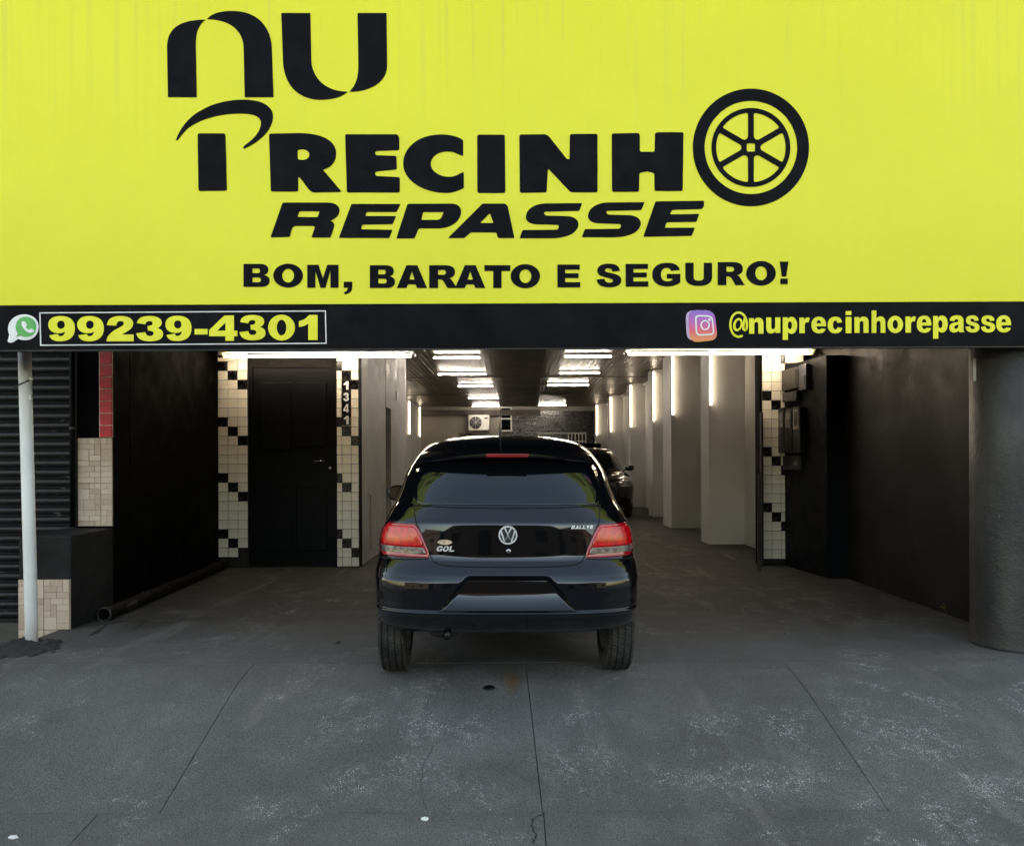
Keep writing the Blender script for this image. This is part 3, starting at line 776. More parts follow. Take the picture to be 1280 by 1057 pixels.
# leaning dark planks by the right tiled pier
pk = empty('plank', (3.0, 9.8, 0)); tag(pk, 'dark thin plank leaning against the right tiled pier', 'plank')
p0, p1 = W(943, 702, 9.55), W(952, 612, 9.86)
vs = []
for p in (Vector((2.96, 9.5, 0)), Vector((3.085, 9.86, 1.15))):
    for dx, dy in ((-.022, -.012), (.022, -.012), (.022, .012), (-.022, .012)): vs.append((p.x + dx - 3.0, p.y + dy - 9.8, p.z))
mesh('board', vs, [(0, 1, 2, 3), (4, 7, 6, 5), (0, 4, 5, 1), (1, 5, 6, 2), (2, 6, 7, 3), (3, 7, 4, 0)], M['plank'], pk)
box('brace', .098, .125, .05, .10, 0, 1.9, M['plank'], pk)

# ------------------------------------------------------------------ column, pole, pipes
col = empty('concrete_column', (3.645, 5.77, 0)); tag(col, 'thick round grey painted column at the right of the entrance', 'column')
lathe('shaft', [(.296, 0), (.292, .02), (.288, .06), (.287, 1.2), (.288, 3.0)], M['column'], col, 64)
lathe('cable', [(.010, 0), (.010, .16)], M['white_metal'], col, 8, loc=(-.30, -.02, 1.9))
kn = lathe('knob', [(.018, 0), (.024, -.01), (.024, -.03), (.01, -.035)], M['drain'], col, 16, 'Y', loc=(.085, -.277, .075))

pb, pt = W(38.5, 802, 5.93), W(28, 430, 5.93)
pole = empty('steel_pole', pb); tag(pole, 'white painted steel pole holding up the left end of the sign', 'pole')
tube('shaft', [(0, 0, -.12), (0, 0, .2), (pt.x - pb.x, 0, 3.0 - pb.z)], .044, M['pole'], pole, 32)
q = W(30, 478, 5.93) - pb
tube('wire_tie', [(q.x - .05, -.05, q.z - .03), (q.x, -.055, q.z - .005), (q.x + .045, -.03, q.z + .02), (q.x + .062, -.02, q.z + .035)], .005, M['drain'], pole, 6)
lathe('wire_end', [(.011, -.012), (.014, 0), (.011, .012)], M['white_metal'], pole, 10, 'X', loc=(q.x + .066, -.02, q.z + .04))
box('clip', q.x + .045, q.x + .063, -.02, .0, q.z - .115, q.z - .075, M['white_metal'], pole, bevel=.003)

lm = bmesh.new(); bmesh.ops.create_grid(lm, x_segments=60, y_segments=40, size=1)
for v in lm.verts:
    x, y = v.co.x, v.co.y
    d = math.hypot(x, y) + .35 * (noise.noise(Vector((x * 2.2, y * 2.2, 3))))
    v.co = Vector((x * .42, y * .52, (1 - min(1, max(0, d))) ** .5 * .16 - .10 + .022 * noise.noise(Vector((x * 9, y * 9, 1))) + .012 * noise.noise(Vector((x * 25, y * 25, 5)))))
lump = bm_obj('asphalt_mound', lm, M['lump'], smooth=True, loc=(-3.52, 5.72, .0)); tag(lump, 'rough broken asphalt mound around the foot of the white pole', 'asphalt')

pp = empty('drain_pipe', (-3.40, 6.7, .06)); tag(pp, 'black plastic pipe lying along the foot of the left wall', 'pipe')
tube('pipe', [(0, 0, .0), (-.03, 1.2, .004), (-.11, 3.1, .0)], .058, M['pipe'], pp, 24, cap=False)
vs, fs = tube_geo([(0, -.004, 0), (0, .5, 0)], .051, 24, False)
mesh('bore', vs, [f[::-1] for f in fs], M['drain'], pp, True)
lathe('rim', [(.051, -.006), (.059, -.006), (.059, .004)], M['pipe_rim'], pp, 24, 'Y')
fs = None
# open the rim's face caps
me = pp.children[-1].data; b = bmesh.new(); b.from_mesh(me); bmesh.ops.delete(b, geom=[f for f in b.faces if len(f.verts) > 4], context='FACES'); b.to_mesh(me); b.free()

# ================================================================== NEIGHBOUR
nb = empty('neighbour_shop', (-3.6, 7.1, 0)); tag(nb, 'neighbouring black shopfront with red tile strip and beige stone tiles', 'building')
nb_inv = Matrix.Translation((3.6, -7.1, 0))
def npart(o, p=None):
    o.parent = p or nb
    if p in (None, nb): o.matrix_parent_inverse = nb_inv
    return o
pr = npart(box('pier', -3.83, -3.512, 7.085, 7.40, -.12, 3.0, M['black_wall']))
npart(box('sun_block_wall', -9, -3.76, 7.3, 9, 2.95, 9.0, M['black_wall_soft']))  # unseen wall over the shutter, raised to keep the sun off the street
npart(box('back_wall', -9, -3.76, 7.45, 7.6, -.12, 2.949, M['black_wall_soft']))
lw = npart(box('low_wall', -3.93, -3.511, 6.40, 7.083, -.2, .75, M['black_wall_soft'], bevel=.012))
# red tiles
npart(box('grout_strip', -3.63, -3.5115, 7.078, 7.086, 1.55, 3.0, M['grout_pink']), pr)
rt = tile_mesh(.108, .0995, M['tile_red'])
for k in range(13):
    o = link('red_tile', rt); o.location = (-3.566 + random.uniform(-.001, .001), 7.072, 1.55 + .0535 + k * .1075); o.rotation_euler = (random.uniform(-.01, .01), 0, random.uniform(-.012, .012)); npart(o, pr)
# stone-look tiles: a mosaic of small rectangles on each
def stone_tile(w, h, seed):
    rn = random.Random(seed); vs, fs, sh = [], [], []
    u = .048; nx, nz = max(1, round(w / u)), max(1, round(h / u)); used = set()
    ux, uz = w / nx, h / nz
    for j in range(nz):
        for i in range(nx):
            if (i, j) in used: continue
            a, b = rn.choice([(1, 1), (2, 1), (1, 2), (2, 2), (2, 1), (3, 1)])
            while a > 1 and (i + a > nx or any((i + k, j) in used for k in range(a))): a -= 1
            while b > 1 and (j + b > nz or any((i + k, j + l) in used for k in range(a) for l in range(b))): b -= 1
            for k in range(a):
                for l in range(b): used.add((i + k, j + l))
            g = .0008; x0, x1, z0, z1 = i * ux + g, (i + a) * ux - g, j * uz + g, (j + b) * uz - g; d = -rn.uniform(.002, .005); c = .002; n = len(vs)
            vs += [(x0, 0, z0), (x1, 0, z0), (x1, 0, z1), (x0, 0, z1), (x0 + c, d, z0 + c), (x1 - c, d, z0 + c), (x1 - c, d, z1 - c), (x0 + c, d, z1 - c)]
            fs += [(n + 4, n + 5, n + 6, n + 7), (n, n + 1, n + 5, n + 4), (n + 1, n + 2, n + 6, n + 5), (n + 2, n + 3, n + 7, n + 6), (n + 3, n, n + 4, n + 7)]
            sh += [rn.random() ** .7] * 5
    me = bpy.data.meshes.new('stone_tile'); me.from_pydata(vs, [], fs); me.materials.append(M['stone'])
    at = me.attributes.new('stone', 'FLOAT', 'FACE'); at.data.foreach_set('value', sh)
    return me
def stones(x0, x1, z0, z1, y, parent, tw=.205, th=.40):
    npart(box('stone_backing', x0, x1, y - .001, y + .006, z0, z1, M['stone_grout']), parent)
    x = x0
    while x < x1 - .02:
        w = min(tw, x1 - x); z = z1
        while z > z0 + .02:
            h = min(th, z - z0)
            o = link('stone_tile', stone_tile(w - .003, h - .003, int(x * 1000) + int(z * 77))); o.location = (x + .0015, y - .0015, z - h + .0015); npart(o, parent); z -= h
        x += w
stones(-3.82, -3.5125, .765, 1.545, 7.077, pr)
stones(-3.93, -3.512, -.1, .40, 6.393, lw)
box_edge = npart(box('wood_strip', -3.872, -3.845, 7.05, 7.075, .76, 1.55, M['wood']), nb)
dp = tube('downpipe', [(-3.845, 7.035, .76), (-3.845, 7.035, 2.95)], .022, M['pipe'], None, 14); tag(dp, 'thin black downpipe between the shutter and the red tiles', 'pipe')
for z in (1.62, 2.4):
    c = lathe('pipe_clip', [(.026, 0), (.026, .02)], M['pipe_rim'], dp, 14, loc=(-3.845, 7.035, z))
# roller shutter: slats one by one
sh = empty('roller_shutter', (-5.4, 7.2, -.1)); tag(sh, 'closed black roller shutter with scuffed slats left of the white pole', 'shutter')
pitch = .0845; prof = [(0, 0), (-.004, .006), (-.018, .016), (-.024, .034), (-.022, .055), (-.012, .066), (-.003, .070), (.002, .074), (-.014, .077), (-.018, .081), (-.004, .0845)]
me = bpy.data.meshes.new('slat'); vs, fs = [], []
for x in (-1.6, 1.53): vs += [(x, a, b) for a, b in prof]
n = len(prof); fs = [(i, n + i, n + i + 1, i + 1) for i in range(n - 1)]
me.from_pydata(vs, [], fs); me.materials.append(M['shutter']); me.polygons.foreach_set('use_smooth', [True] * len(me.polygons))
for k in range(37):
    o = link('slat', me, parent=sh); o.location = (random.uniform(-.003, .003), random.uniform(-.003, .003), .03 + k * pitch)
box('bottom_bar', -1.6, 1.53, -.02, .02, 0, .03, M['shutter'], sh)
box('guide_rail', 1.50, 1.545, -.035, .04, 0, 3.05, M['pipe'], sh)

# ================================================================== SIGN
SY = 5.44                                        # front of the sign panel
sign = empty('shop_sign', (0, SY, 2.1)); tag(sign, 'huge yellow shop sign with black lettering, tyre logo and black contact strip', 'sign')
sinv = Matrix.Translation((0, -SY, -2.1))
def spart(o, p=None): o.parent = p or sign; o.matrix_parent_inverse = sinv; return o
def SM(px, py):
    # photo pixel -> (x, z) on the sign plane (with the camera's slight roll undone)
    a = R(.22); dx, dy = px - CX, py - CY
    px, py = CX + dx * math.cos(a) - dy * math.sin(a), CY + dx * math.sin(a) + dy * math.cos(a)
    return ((px - CX) / F * SY, H + (CY - py) / F * SY)
SM0 = SM
zb = H + (CY - 381) / F * SY; zl = H + (CY - 436) / F * SY
# yellow sheet: gently rippled vinyl on a frame
bm = bmesh.new(); nx, nz = 120, 50; X0, X1, ZA, ZB = -4.5, 4.6, zb, 4.72
grid = [[bm.verts.new((X0 + (X1 - X0) * i / nx, SY - .0 + .0016 * noise.noise(Vector((i * .21, j * .11, 0))) + .0008 * noise.noise(Vector((i * .9, j * .16, 4))), ZA + (ZB - ZA) * j / nz)) for i in range(nx + 1)] for j in range(nz + 1)]
for j in range(nz):
    for i in range(nx): bm.faces.new((grid[j][i], grid[j][i + 1], grid[j + 1][i + 1], grid[j + 1][i]))
spart(bm_obj('yellow_panel', bm, M['yellow'], smooth=True))
spart(box('backing_frame', X0, X1, SY + .012, SY + .05, zl + .01, ZB, M['sign_black']))
spart(box('contact_strip', X0, X1, SY - .014, SY + .010, zl + .004, zb, M['sign_black']))
spart(box('edge_trim', X0, X1, SY - .018, SY + .03, zl - .004, zl + .002, M['pipe_rim']))
spart(box('edge_trim', X0, X1, SY - .016, SY + .012, zb + .001, zb + .007, M['sign_black']))
LY = SY - .0026                                   # letters stand just proud of the ripples
def big(name, shapes, sc, ox, oy, r=0):
    cs = []
    for p in shapes:
        pts, cor = parse(p); cs.append(rounded(pts, cor, r))
    return spart(plate(name, cs, lambda u, v: SM(ox + u * sc, oy + v * sc), .0015, M['letter_black'], None, LY))
Z1, Z2, Z3, Z4 = (.359375, 180, 0), (.234375, 200, 110), (.15625, 490, 150), (.1953125, 640, 150)
big('letter', ['M84,339 L81,165 C81,100 125,70 215,70 C193,85 180,110 181,160 L184,339 Z'], *Z1)
big('letter', ['M220,68 C240,45 275,39 315,40 C400,42 443,100 445,170 L451,339 L351,339 L347,165 C345,110 300,68 220,68 Z'], *Z1)
big('letter', ['M478,47 L579,47 L582,210 C584,270 630,320 708,320 C690,340 650,348 610,348 C530,345 487,290 484,215 Z'], *Z1)
big('letter', ['M743,47 L844,47 L846,230 C845,285 790,320 715,320 C735,300 746,275 746,230 Z'], *Z1)
big('swoosh', ['M112,487 C130,440 160,405 200,385 C240,360 300,347 350,348 C410,348 449,370 449,405 C449,450 410,490 350,518 Q342,516 350,507 C390,480 410,450 407,425 C403,405 380,396 340,396 C270,394 190,415 150,450 Q130,470 118,488 Q113,490 112,487 Z'], *Z1)
big('letter', ['M187,465 L284,465 L289,664 L190,665 Z'], *Z1, r=8)
big('letter', ['M582,245 L740,242 C880,242 940,290 940,350 C940,400 910,425 870,437 L970,555 L820,558 C790,555 765,490 738,475 L738,553 L592,553 Z', 'M735,330 L760,328 C810,330 810,385 760,385 L735,383 Z'], *Z2, r=10)
big('letter', ['M700,468 L882,468 L888,480 L888,523 L808,526 L803,533 L808,541 L878,543 L880,590 L808,597 L803,605 L808,613 L890,617 L890,670 L706,670 Z'], *Z1, r=6)
big('letter', ['M570,165 C530,130 450,118 390,118 C200,120 90,230 90,350 C90,480 240,585 440,585 C500,583 550,560 575,545 L575,420 C550,420 520,450 480,455 C400,465 310,420 310,350 C315,280 390,250 450,253 C510,255 530,285 570,288 Z'], *Z3, r=14)
big('letter', ['M682,120 L903,120 L907,585 L683,585 Z'], *Z3, r=18)
big('letter', ['M47,95 L215,93 L235,105 L350,250 L368,255 L370,92 L547,90 L547,464 L375,464 L230,310 L222,465 L50,467 Z'], *Z4, r=14)
big('letter', ['M638,88 L810,85 L818,100 L818,205 L912,205 L915,88 L930,80 L1097,80 L1092,455 L912,455 L910,340 L865,330 L815,340 L812,460 L640,460 Z'], *Z4, r=12)
# REPASSE
big('letter', ['M655,612 L900,612 C950,615 965,640 955,670 C945,690 930,700 910,708 C925,715 935,725 928,745 L910,798 L808,798 L825,750 C828,738 820,736 805,736 L730,736 C712,736 705,745 700,765 L693,795 L590,797 Z', 'M745,658 L852,658 L842,690 L733,688 Z'], *Z2, r=7)
big('letter', ['M722,710 L893,710 L878,738 L775,738 L770,752 L877,752 L865,780 L760,782 L755,798 L865,800 L853,828 L678,828 Z'], *Z1, r=4)
big('letter', ['M125,672 L480,670 C550,675 560,720 550,760 C530,830 450,868 370,868 L215,868 L180,948 L35,948 Z', 'M250,738 L415,738 L390,790 L370,800 L235,800 Z'], *Z3, r=10)
big('letter', ['M725,670 L905,670 L925,690 L980,945 L848,945 L835,900 L630,900 L580,945 L448,945 Z', 'M783,745 L812,825 L705,825 Z'], *Z3, r=10)
S_ = 'M450,533 L430,583 L215,588 C200,590 205,612 225,613 L350,616 C420,620 435,660 420,690 C400,740 320,757 250,757 L48,757 L68,705 L285,703 C300,700 305,675 290,672 L150,668 C90,660 80,630 95,595 C110,555 170,535 220,535 Z'
big('letter', [S_], *Z4, r=8)
big('letter', [S_], .1953125, 640 + 398 * .1953125, 150 - 6 * .1953125, r=8)
big('letter', ['M918,522 L1228,518 L1228,550 L1215,570 L1025,575 L1010,605 L1198,602 L1180,652 L990,655 L977,690 L1170,690 L1150,742 L840,748 Z'], *Z4, r=7)
# tyre logo: ring and six-spoked wheel
lx, ly = 938.5, 184.6; k = .359375
tl = spart(plate('tyre_logo', [ell(lx, ly, 202 * k, 204 * k, 96), ell(lx, ly, 161 * k, 162 * k, 96)], SM, .0015, M['letter_black'], None, LY))
holes = []
for q in range(6):
    a0 = R(60 * q + 90)
    pts = []
    sw = 10 * k
    for u in range(9):
        a = a0 + math.asin(sw / (121 * k)) + (R(60) - 2 * math.asin(sw / (121 * k))) * u / 8
        pts.append((lx + 121 * k * math.cos(a), ly - 121 * k * math.sin(a)))
    ri = 34 * k
    for a in (a0 + R(60) - math.asin(sw / ri), a0 + math.asin(sw / ri)):
        pts.append((lx + ri * math.cos(a), ly - ri * math.sin(a)))
    cor = [i in (0, 8, 9, 10) for i in range(11)]
    holes.append(rounded(pts, cor, 3.0))
hub = rounded([(lx - 5.2, ly - 5.2), (lx + 5.2, ly - 5.2), (lx + 5.2, ly + 5.2), (lx - 5.2, ly + 5.2)], [True] * 4, 2)
o = plate('wheel_logo', [ell(lx, ly, 137 * k, 137 * k, 96)] + holes + [hub], SM, .0015, M['letter_black'], None, LY); spart(o)
# slogan
def row(chars, m, y, name='letter', mapf=SM):
    for (ch, xa, xb, ya, yb) in chars: spart(glyph(ch, xa, xb, ya, yb, mapf, .0015, m, None, y, name))
s1 = 290; f1 = 360 / 1280
def zz(ch, a, b, t, u, ox=290): return (ch, ox + a * f1, ox + b * f1, 310 + t * f1, 310 + u * f1)
row([zz('B', 52, 168, 71, 173), zz('O', 184, 316, 71, 175), zz('M', 335, 474, 75, 177), zz(',', 497, 535, 150, 206), zz('B', 613, 725, 77, 178), zz('A', 733, 867, 77, 178), zz('R', 877, 1000, 77, 178), zz('A', 992, 1126, 77, 178), zz('T', 1122, 1237, 77, 178),
     zz('O', -6, 125, 73, 178, 640), zz('E', 202, 303, 74, 175, 640), zz('S', 376, 486, 71, 174, 640), zz('E', 505, 606, 71, 172, 640), zz('G', 623, 748, 67, 170, 640), zz('U', 770, 889, 66, 168, 640), zz('R', 914, 1034, 63, 165, 640), zz('O', 1041, 1172, 59, 166, 640), zz('!', 1187, 1230, 61, 161, 640)], M['letter_black'], LY)
# phone number
SYS = SY - .0145
f2 = 420 / 1280
def pz(ch, a, b, t=47, u=143): return (ch, a * f2, b * f2, 380 + t * f2, 380 + u * f2)
row([pz('9', 189, 290), pz('9', 299, 400), pz('2', 410, 513), pz('3', 523, 625), pz('9', 634, 733, 46, 142), pz('-', 745, 794, 96, 117), pz('4', 800, 907, 45, 141), pz('3', 915, 1014, 43, 139), pz('0', 1024, 1126, 43, 139), pz('1', 1141, 1212, 43, 138)], M['letter_yellow'], SYS, 'digit')
fr = [(51, 391), (408, 388.5), (409, 430), (52, 432.5)]
inn = [(52.3, 392.2), (406.8, 389.8), (407.7, 428.8), (53.3, 431.2)]
spart(plate('frame_line', [fr, inn], SM, .003, M['print_white'], None, SYS))
# handle name
f3 = 440 / 1280
def hz(ch, a, b, t, u): return (ch, 840 + a * f3, 840 + b * f3, 380 + t * f3, 380 + u * f3)
row([hz('n', 278, 330, 51, 109), hz('u', 340, 391, 50, 108), hz('p', 400, 452, 48, 131), hz('r', 460, 498, 49, 107), hz('e', 504, 557, 48, 107), hz('c', 563, 616, 48, 107), hz('i', 628, 649, 27, 107), hz('n', 660, 711, 47, 106), hz('h', 722, 772, 25, 106), hz('o', 780, 836, 45, 106),
     hz('r', 845, 883, 45, 105), hz('e', 886, 939, 44, 105), hz('p', 945, 998, 43, 127), hz('a', 1004, 1058, 43, 104), hz('s', 1063, 1113, 43, 104), hz('s', 1119, 1170, 43, 104), hz('e', 1174, 1228, 43, 104)], M['letter_yellow'], SYS)
# the at sign: open ring and a slanted small a
f = lambda u, v: SM(840 + u * f3, 380 + v * f3)
ring = [(240 + 30 * math.cos(a), 76 + 44 * math.sin(a)) for a in [R(62 + (388 - 62) * q / 40) for q in range(41)]]
ring = [(x + (0 if y < 100 else 0), y) for x, y in ring]
at1 = stroke(ring, 8)
sl = lambda c: [(x + (76 - y) * .16, y) for x, y in c]
aring = [sl(ell(237, 76, 17, 24)), sl(ell(238, 76, 9, 16))]
stem = stroke([(262, 53), (257, 80), (257, 93), (262, 97), (267, 92)], 8)
spart(plate('letter', [[at1], aring, [stem]], f, .0015, M['letter_yellow'], None, SYS))
# chat icon: white bubble with a tail, green disc, white handset
f4 = 210 / 1280
g = lambda u, v: SM(u * f4, 380 + v * f4)
ci = spart(plate('chat_icon', [parse('M200,82 C265,82 305,125 305,178 C305,235 262,278 205,278 C180,278 165,274 150,268 L110,295 C90,300 68,295 73,280 L84,235 C65,200 75,140 110,115 C135,92 165,82 200,82 Z')[0]], g, .005, M['print_white'], None, SYS))
def ipart(o): o.parent = ci; return o
ipart(plate('green_disc', [parse('M212,100 C258,100 290,135 290,178 C290,222 258,254 212,254 C195,254 185,250 172,243 L140,252 L150,225 C138,208 134,195 134,178 C134,135 165,100 212,100 Z')[0]], g, .003, M['green'], None, SYS - .0052))
ipart(plate('handset', [parse('M182,142 C190,130 208,134 212,146 L220,162 C222,170 214,172 212,178 C218,190 228,198 240,202 C246,196 250,190 258,194 L274,204 C280,210 262,222 250,222 C215,222 178,180 182,142 Z')[0]], g, .003, M['print_white'], None, SYS - .0084))
# camera icon: rounded square in purple to orange, white outlines
f5 = 220 / 1280
g = lambda u, v: SM(840 + u * f5, 375 + v * f5)
rsq = lambda pts, r: rounded(pts, [True] * 4, r)
si = spart(plate('camera_icon', [rsq([(94, 80), (295, 76), (318, 285), (104, 300)], 60)], g, .004, M['icon_side'], None, SYS))
ci = si
ipart(plate('icon_face', [rsq([(112, 74), (303, 82), (328, 294), (126, 312)], 60)], g, .003, M['icon_grad'], None, SYS - .0042))
ipart(plate('icon_frame', [rsq([(160, 112), (290, 118), (304, 258), (168, 264)], 34), rsq([(171, 123), (281, 128), (293, 248), (178, 253)], 26)], g, .002, M['print_white'], None, SYS - .0074))
ipart(plate('icon_ring', [ell(235, 186, 34, 37), ell(235, 186, 24, 27)], g, .002, M['print_white'], None, SYS - .0074))
ipart(plate('icon_dot', [ell(266, 147, 9, 10, 16)], g, .002, M['print_white'], None, SYS - .0074))

# ================================================================== CARS
class Car:
    """body lofted from plan outlines at rising heights; keys: z, half width, rear y, rear corner length, exponent, front y, front corner length, exponent"""
    def __init__(s, keys):
        k = np.array(keys, float); s.z = k[:, 0]; s.k = k
        s.m = [s.slopes(k[:, c]) for c in range(8)]
    def slopes(s, v):
        h = np.diff(s.z); d = np.diff(v) / h; m = np.zeros(len(v))
        for i in range(1, len(v) - 1):
            if d[i - 1] * d[i] > 0:
                w1, w2 = 2 * h[i] + h[i - 1], h[i] + 2 * h[i - 1]; m[i] = (w1 + w2) / (w1 / d[i - 1] + w2 / d[i])
        m[0], m[-1] = d[0], d[-1]
        return m
    def at(s, z):
        z = min(max(z, s.z[0]), s.z[-1]); i = min(max(int(np.searchsorted(s.z, z)) - 1, 0), len(s.z) - 2)
        h = s.z[i + 1] - s.z[i]; t = (z - s.z[i]) / h; out = []
        for c in range(1, 8):
            a, b = s.k[i, c], s.k[i + 1, c]; ma, mb = s.m[c][i] * h, s.m[c][i + 1] * h
            out.append((2 * t**3 - 3 * t * t + 1) * a + (t**3 - 2 * t * t + t) * ma + (-2 * t**3 + 3 * t * t) * b + (t**3 - t * t) * mb)
        w, yr, Lr, nr, yf, Lf, nf = out
        span = yf - yr
        return w, yr, min(Lr, span * .47), nr, yf, min(Lf, span * .47), nf
    def rear_y(s, x, z):
        w, yr, L, n, *_ = s.at(z); u = min(abs(x) / w, .99999); return yr + L * (1 - (1 - u**n) ** (1 / n))
    def front_y(s, x, z):
        w, _, _, _, yf, L, n = s.at(z); u = min(abs(x) / w, .99999); return yf - L * (1 - (1 - u**n) ** (1 / n))
    def side_x(s, y, z):
        w, yr, Lr, nr, yf, Lf, nf = s.at(z)
        if y < yr + Lr: return w * max(0, 1 - max(0, min(1, 1 - (y - yr) / Lr)) ** nr) ** (1 / nr)
        if y > yf - Lf: return w * max(0, 1 - max(0, min(1, 1 - (yf - y) / Lf)) ** nf) ** (1 / nf)
        return w
    def body(s, zs, dent=None, nr_=70, ns=24, nf_=36):
        vs, fs = [], []; rows = []
        for z in zs:
            w, yr, Lr, nr, yf, Lf, nf = s.at(z); half = []
            for i in range(nr_ + 1):
                t = (i / nr_) * math.pi / 2
                half.append((w * math.sin(t) ** (2 / nr) if i else 0, yr + Lr * (1 - math.cos(t) ** (2 / nr) if i < nr_ else 1)))
            for i in range(1, ns): half.append((w, yr + Lr + (yf - Lf - yr - Lr) * i / ns))
            for i in range(nf_, -1, -1):
                t = (i / nf_) * math.pi / 2
                half.append((w * math.sin(t) ** (2 / nf) if i else 0, yf - Lf * (1 - math.cos(t) ** (2 / nf) if i < nf_ else 1)))
            ring = half + [(-x, y) for x, y in half[-2:0:-1]]
            rows.append([(x, y + (dent(x, y, z, yr) if dent else 0), z) for x, y in ring])
        n = len(rows[0])
        for r in rows: vs += r
        for j in range(len(zs) - 1):
            for i in range(n): fs.append((j * n + i, j * n + (i + 1) % n, (j + 1) * n + (i + 1) % n, (j + 1) * n + i))
        fs.append(tuple(range(n))[::-1]); fs.append(tuple(range((len(zs) - 1) * n, len(zs) * n)))
        return vs, fs
    def patch(s, name, rows, off, m, parent, end='rear', nc=14, nrw=None, skirt=.02, mirror=False, dent=None):
        """a panel lying on the body's end: rows (z, x0, x1), interpolated smoothly"""
        fy = s.rear_y if end == 'rear' else s.front_y
        zz = [r[0] for r in rows]; N = nrw or max(6, 3 * len(rows)); vs, fs = [], []
        def P(x, z, o):
            e = .002; y = fy(x, z)
            nx = -(fy(x + e, z) - fy(x - e, z)) / (2 * e); nz = -(fy(x, z + e) - fy(x, z - e)) / (2 * e)
            v = Vector((nx, 1, nz)).normalized()
            if end == 'rear': v = -v
            p = Vector((x, y, z)) + v * o
            return p
        g = []
        for j in range(N + 1):
            z = zz[0] + (zz[-1] - zz[0]) * j / N
            x0 = float(np.interp(z, zz, [r[1] for r in rows])); x1 = float(np.interp(z, zz, [r[2] for r in rows]))
            w = s.at(z)[0]
            g.append([(x0 + (x1 - x0) * (i / nc), z) for i in range(nc + 1)])
        idx = {}
        for j in range(-1, N + 2):
            for i in range(-1, nc + 2):
                if (j in (-1, N + 1)) and (i in (-1, nc + 1)): pass
                jj, ii = min(max(j, 0), N), min(max(i, 0), nc); o = off if (jj == j and ii == i) else off - skirt
                x, z = g[jj][ii]; idx[j, i] = len(vs); vs.append(P(x, z, o))
        for j in range(-1, N + 1):
            for i in range(-1, nc + 1):
                f = (idx[j, i], idx[j, i + 1], idx[j + 1, i + 1], idx[j + 1, i])
                fs.append(f if (end == 'rear') else f[::-1])
        if mirror:
            vs = [(-v[0], v[1], v[2]) for v in vs]; fs = [f[::-1] for f in fs]
        o = mesh(name, vs, fs, m, parent, smooth=True)
        return o
    def side_patch(s, name, rows, off, m, parent, sign, nc=20):
        """rows (z, y0, y1) on a flank"""
        zz = [r[0] for r in rows]; N = 14; vs, fs = [], []
        for j in range(N + 1):
            z = zz[0] + (zz[-1] - zz[0]) * j / N
            a = float(np.interp(z, zz, [r[1] for r in rows])); b = float(np.interp(z, zz, [r[2] for r in rows]))
            for i in range(nc + 1):
                y = a + (b - a) * i / nc; vs.append((sign * (s.side_x(y, z) + off), y, z + off * .3))
        for j in range(N):
            for i in range(nc):
                k = j * (nc + 1) + i; f = (k, k + 1, k + nc + 2, k + nc + 1); fs.append(f if sign > 0 else f[::-1])
        return mesh(name, vs, fs, m, parent, smooth=True)

def cut_arches(o, axles, r, xin, xout):
    bpy.context.view_layer.update()
    cs = []
    for y in axles:
        for sg in (-1, 1):
            c = lathe('cutter', [(r, sg * xin), (r, sg * xout)] if sg > 0 else [(r, -xout), (r, -xin)], None, None, 48, 'X', loc=(0, y, .30), smooth=False)
            md = o.modifiers.new('cut', 'BOOLEAN'); md.operation = 'DIFFERENCE'; md.solver = 'EXACT'; md.object = c; cs.append(c)
    bpy.context.view_layer.update()
    dg = bpy.context.evaluated_depsgraph_get()
    me = bpy.data.meshes.new_from_object(o.evaluated_get(dg)); old = o.data
    o.modifiers.clear(); o.data = me
    for c in cs: bpy.data.objects.remove(c)
    me.polygons.foreach_set('use_smooth', [True] * len(me.polygons))
    me.set_sharp_from_angle(angle=R(42))

def tyre_mesh(r=.305, w=.168, n=150):
    h = w / 2
    prof = [(r * .62, -h * .80, 0), (r * .72, -h * .98, 0), (r * .86, -h * 1.0, 0), (r * .935, -h * .97, 1), (r * .972, -h * .90, 1)]
    gr = [-.72, -.27, .22, .68]; x = -.86; tread = []
    for c in gr: tread += [(r, h * (c - .06), 2), (r - .008, h * (c - .045), 0), (r - .008, h * (c + .045), 0), (r, h * (c + .06), 2)]
    prof += [(r * .992, -h * .84, 1)] + tread + [(r * .992, h * .84, 1)]
    prof += [(a, -b, k) for a, b, k in prof[:5]][::-1]
    vs, fs = [], []
    for q, (rr, x, k) in enumerate(prof):
        for i in range(n):
            a = 2 * math.pi * (i + (q * .0)) / n; d = 0
            if k == 1 and i % 3 == 0: d = .006
            if k == 2 and (i + q) % 5 == 0: d = .004
            vs.append((x, (rr - d) * math.cos(a), (rr - d) * math.sin(a)))
    for q in range(len(prof) - 1):
        for i in range(n): fs.append((q * n + i, (q + 1) * n + i, (q + 1) * n + (i + 1) % n, q * n + (i + 1) % n))
    me = bpy.data.meshes.new('tyre'); me.from_pydata(vs, [], fs); me.materials.append(M['tyre']); return me
TYRE = tyre_mesh()
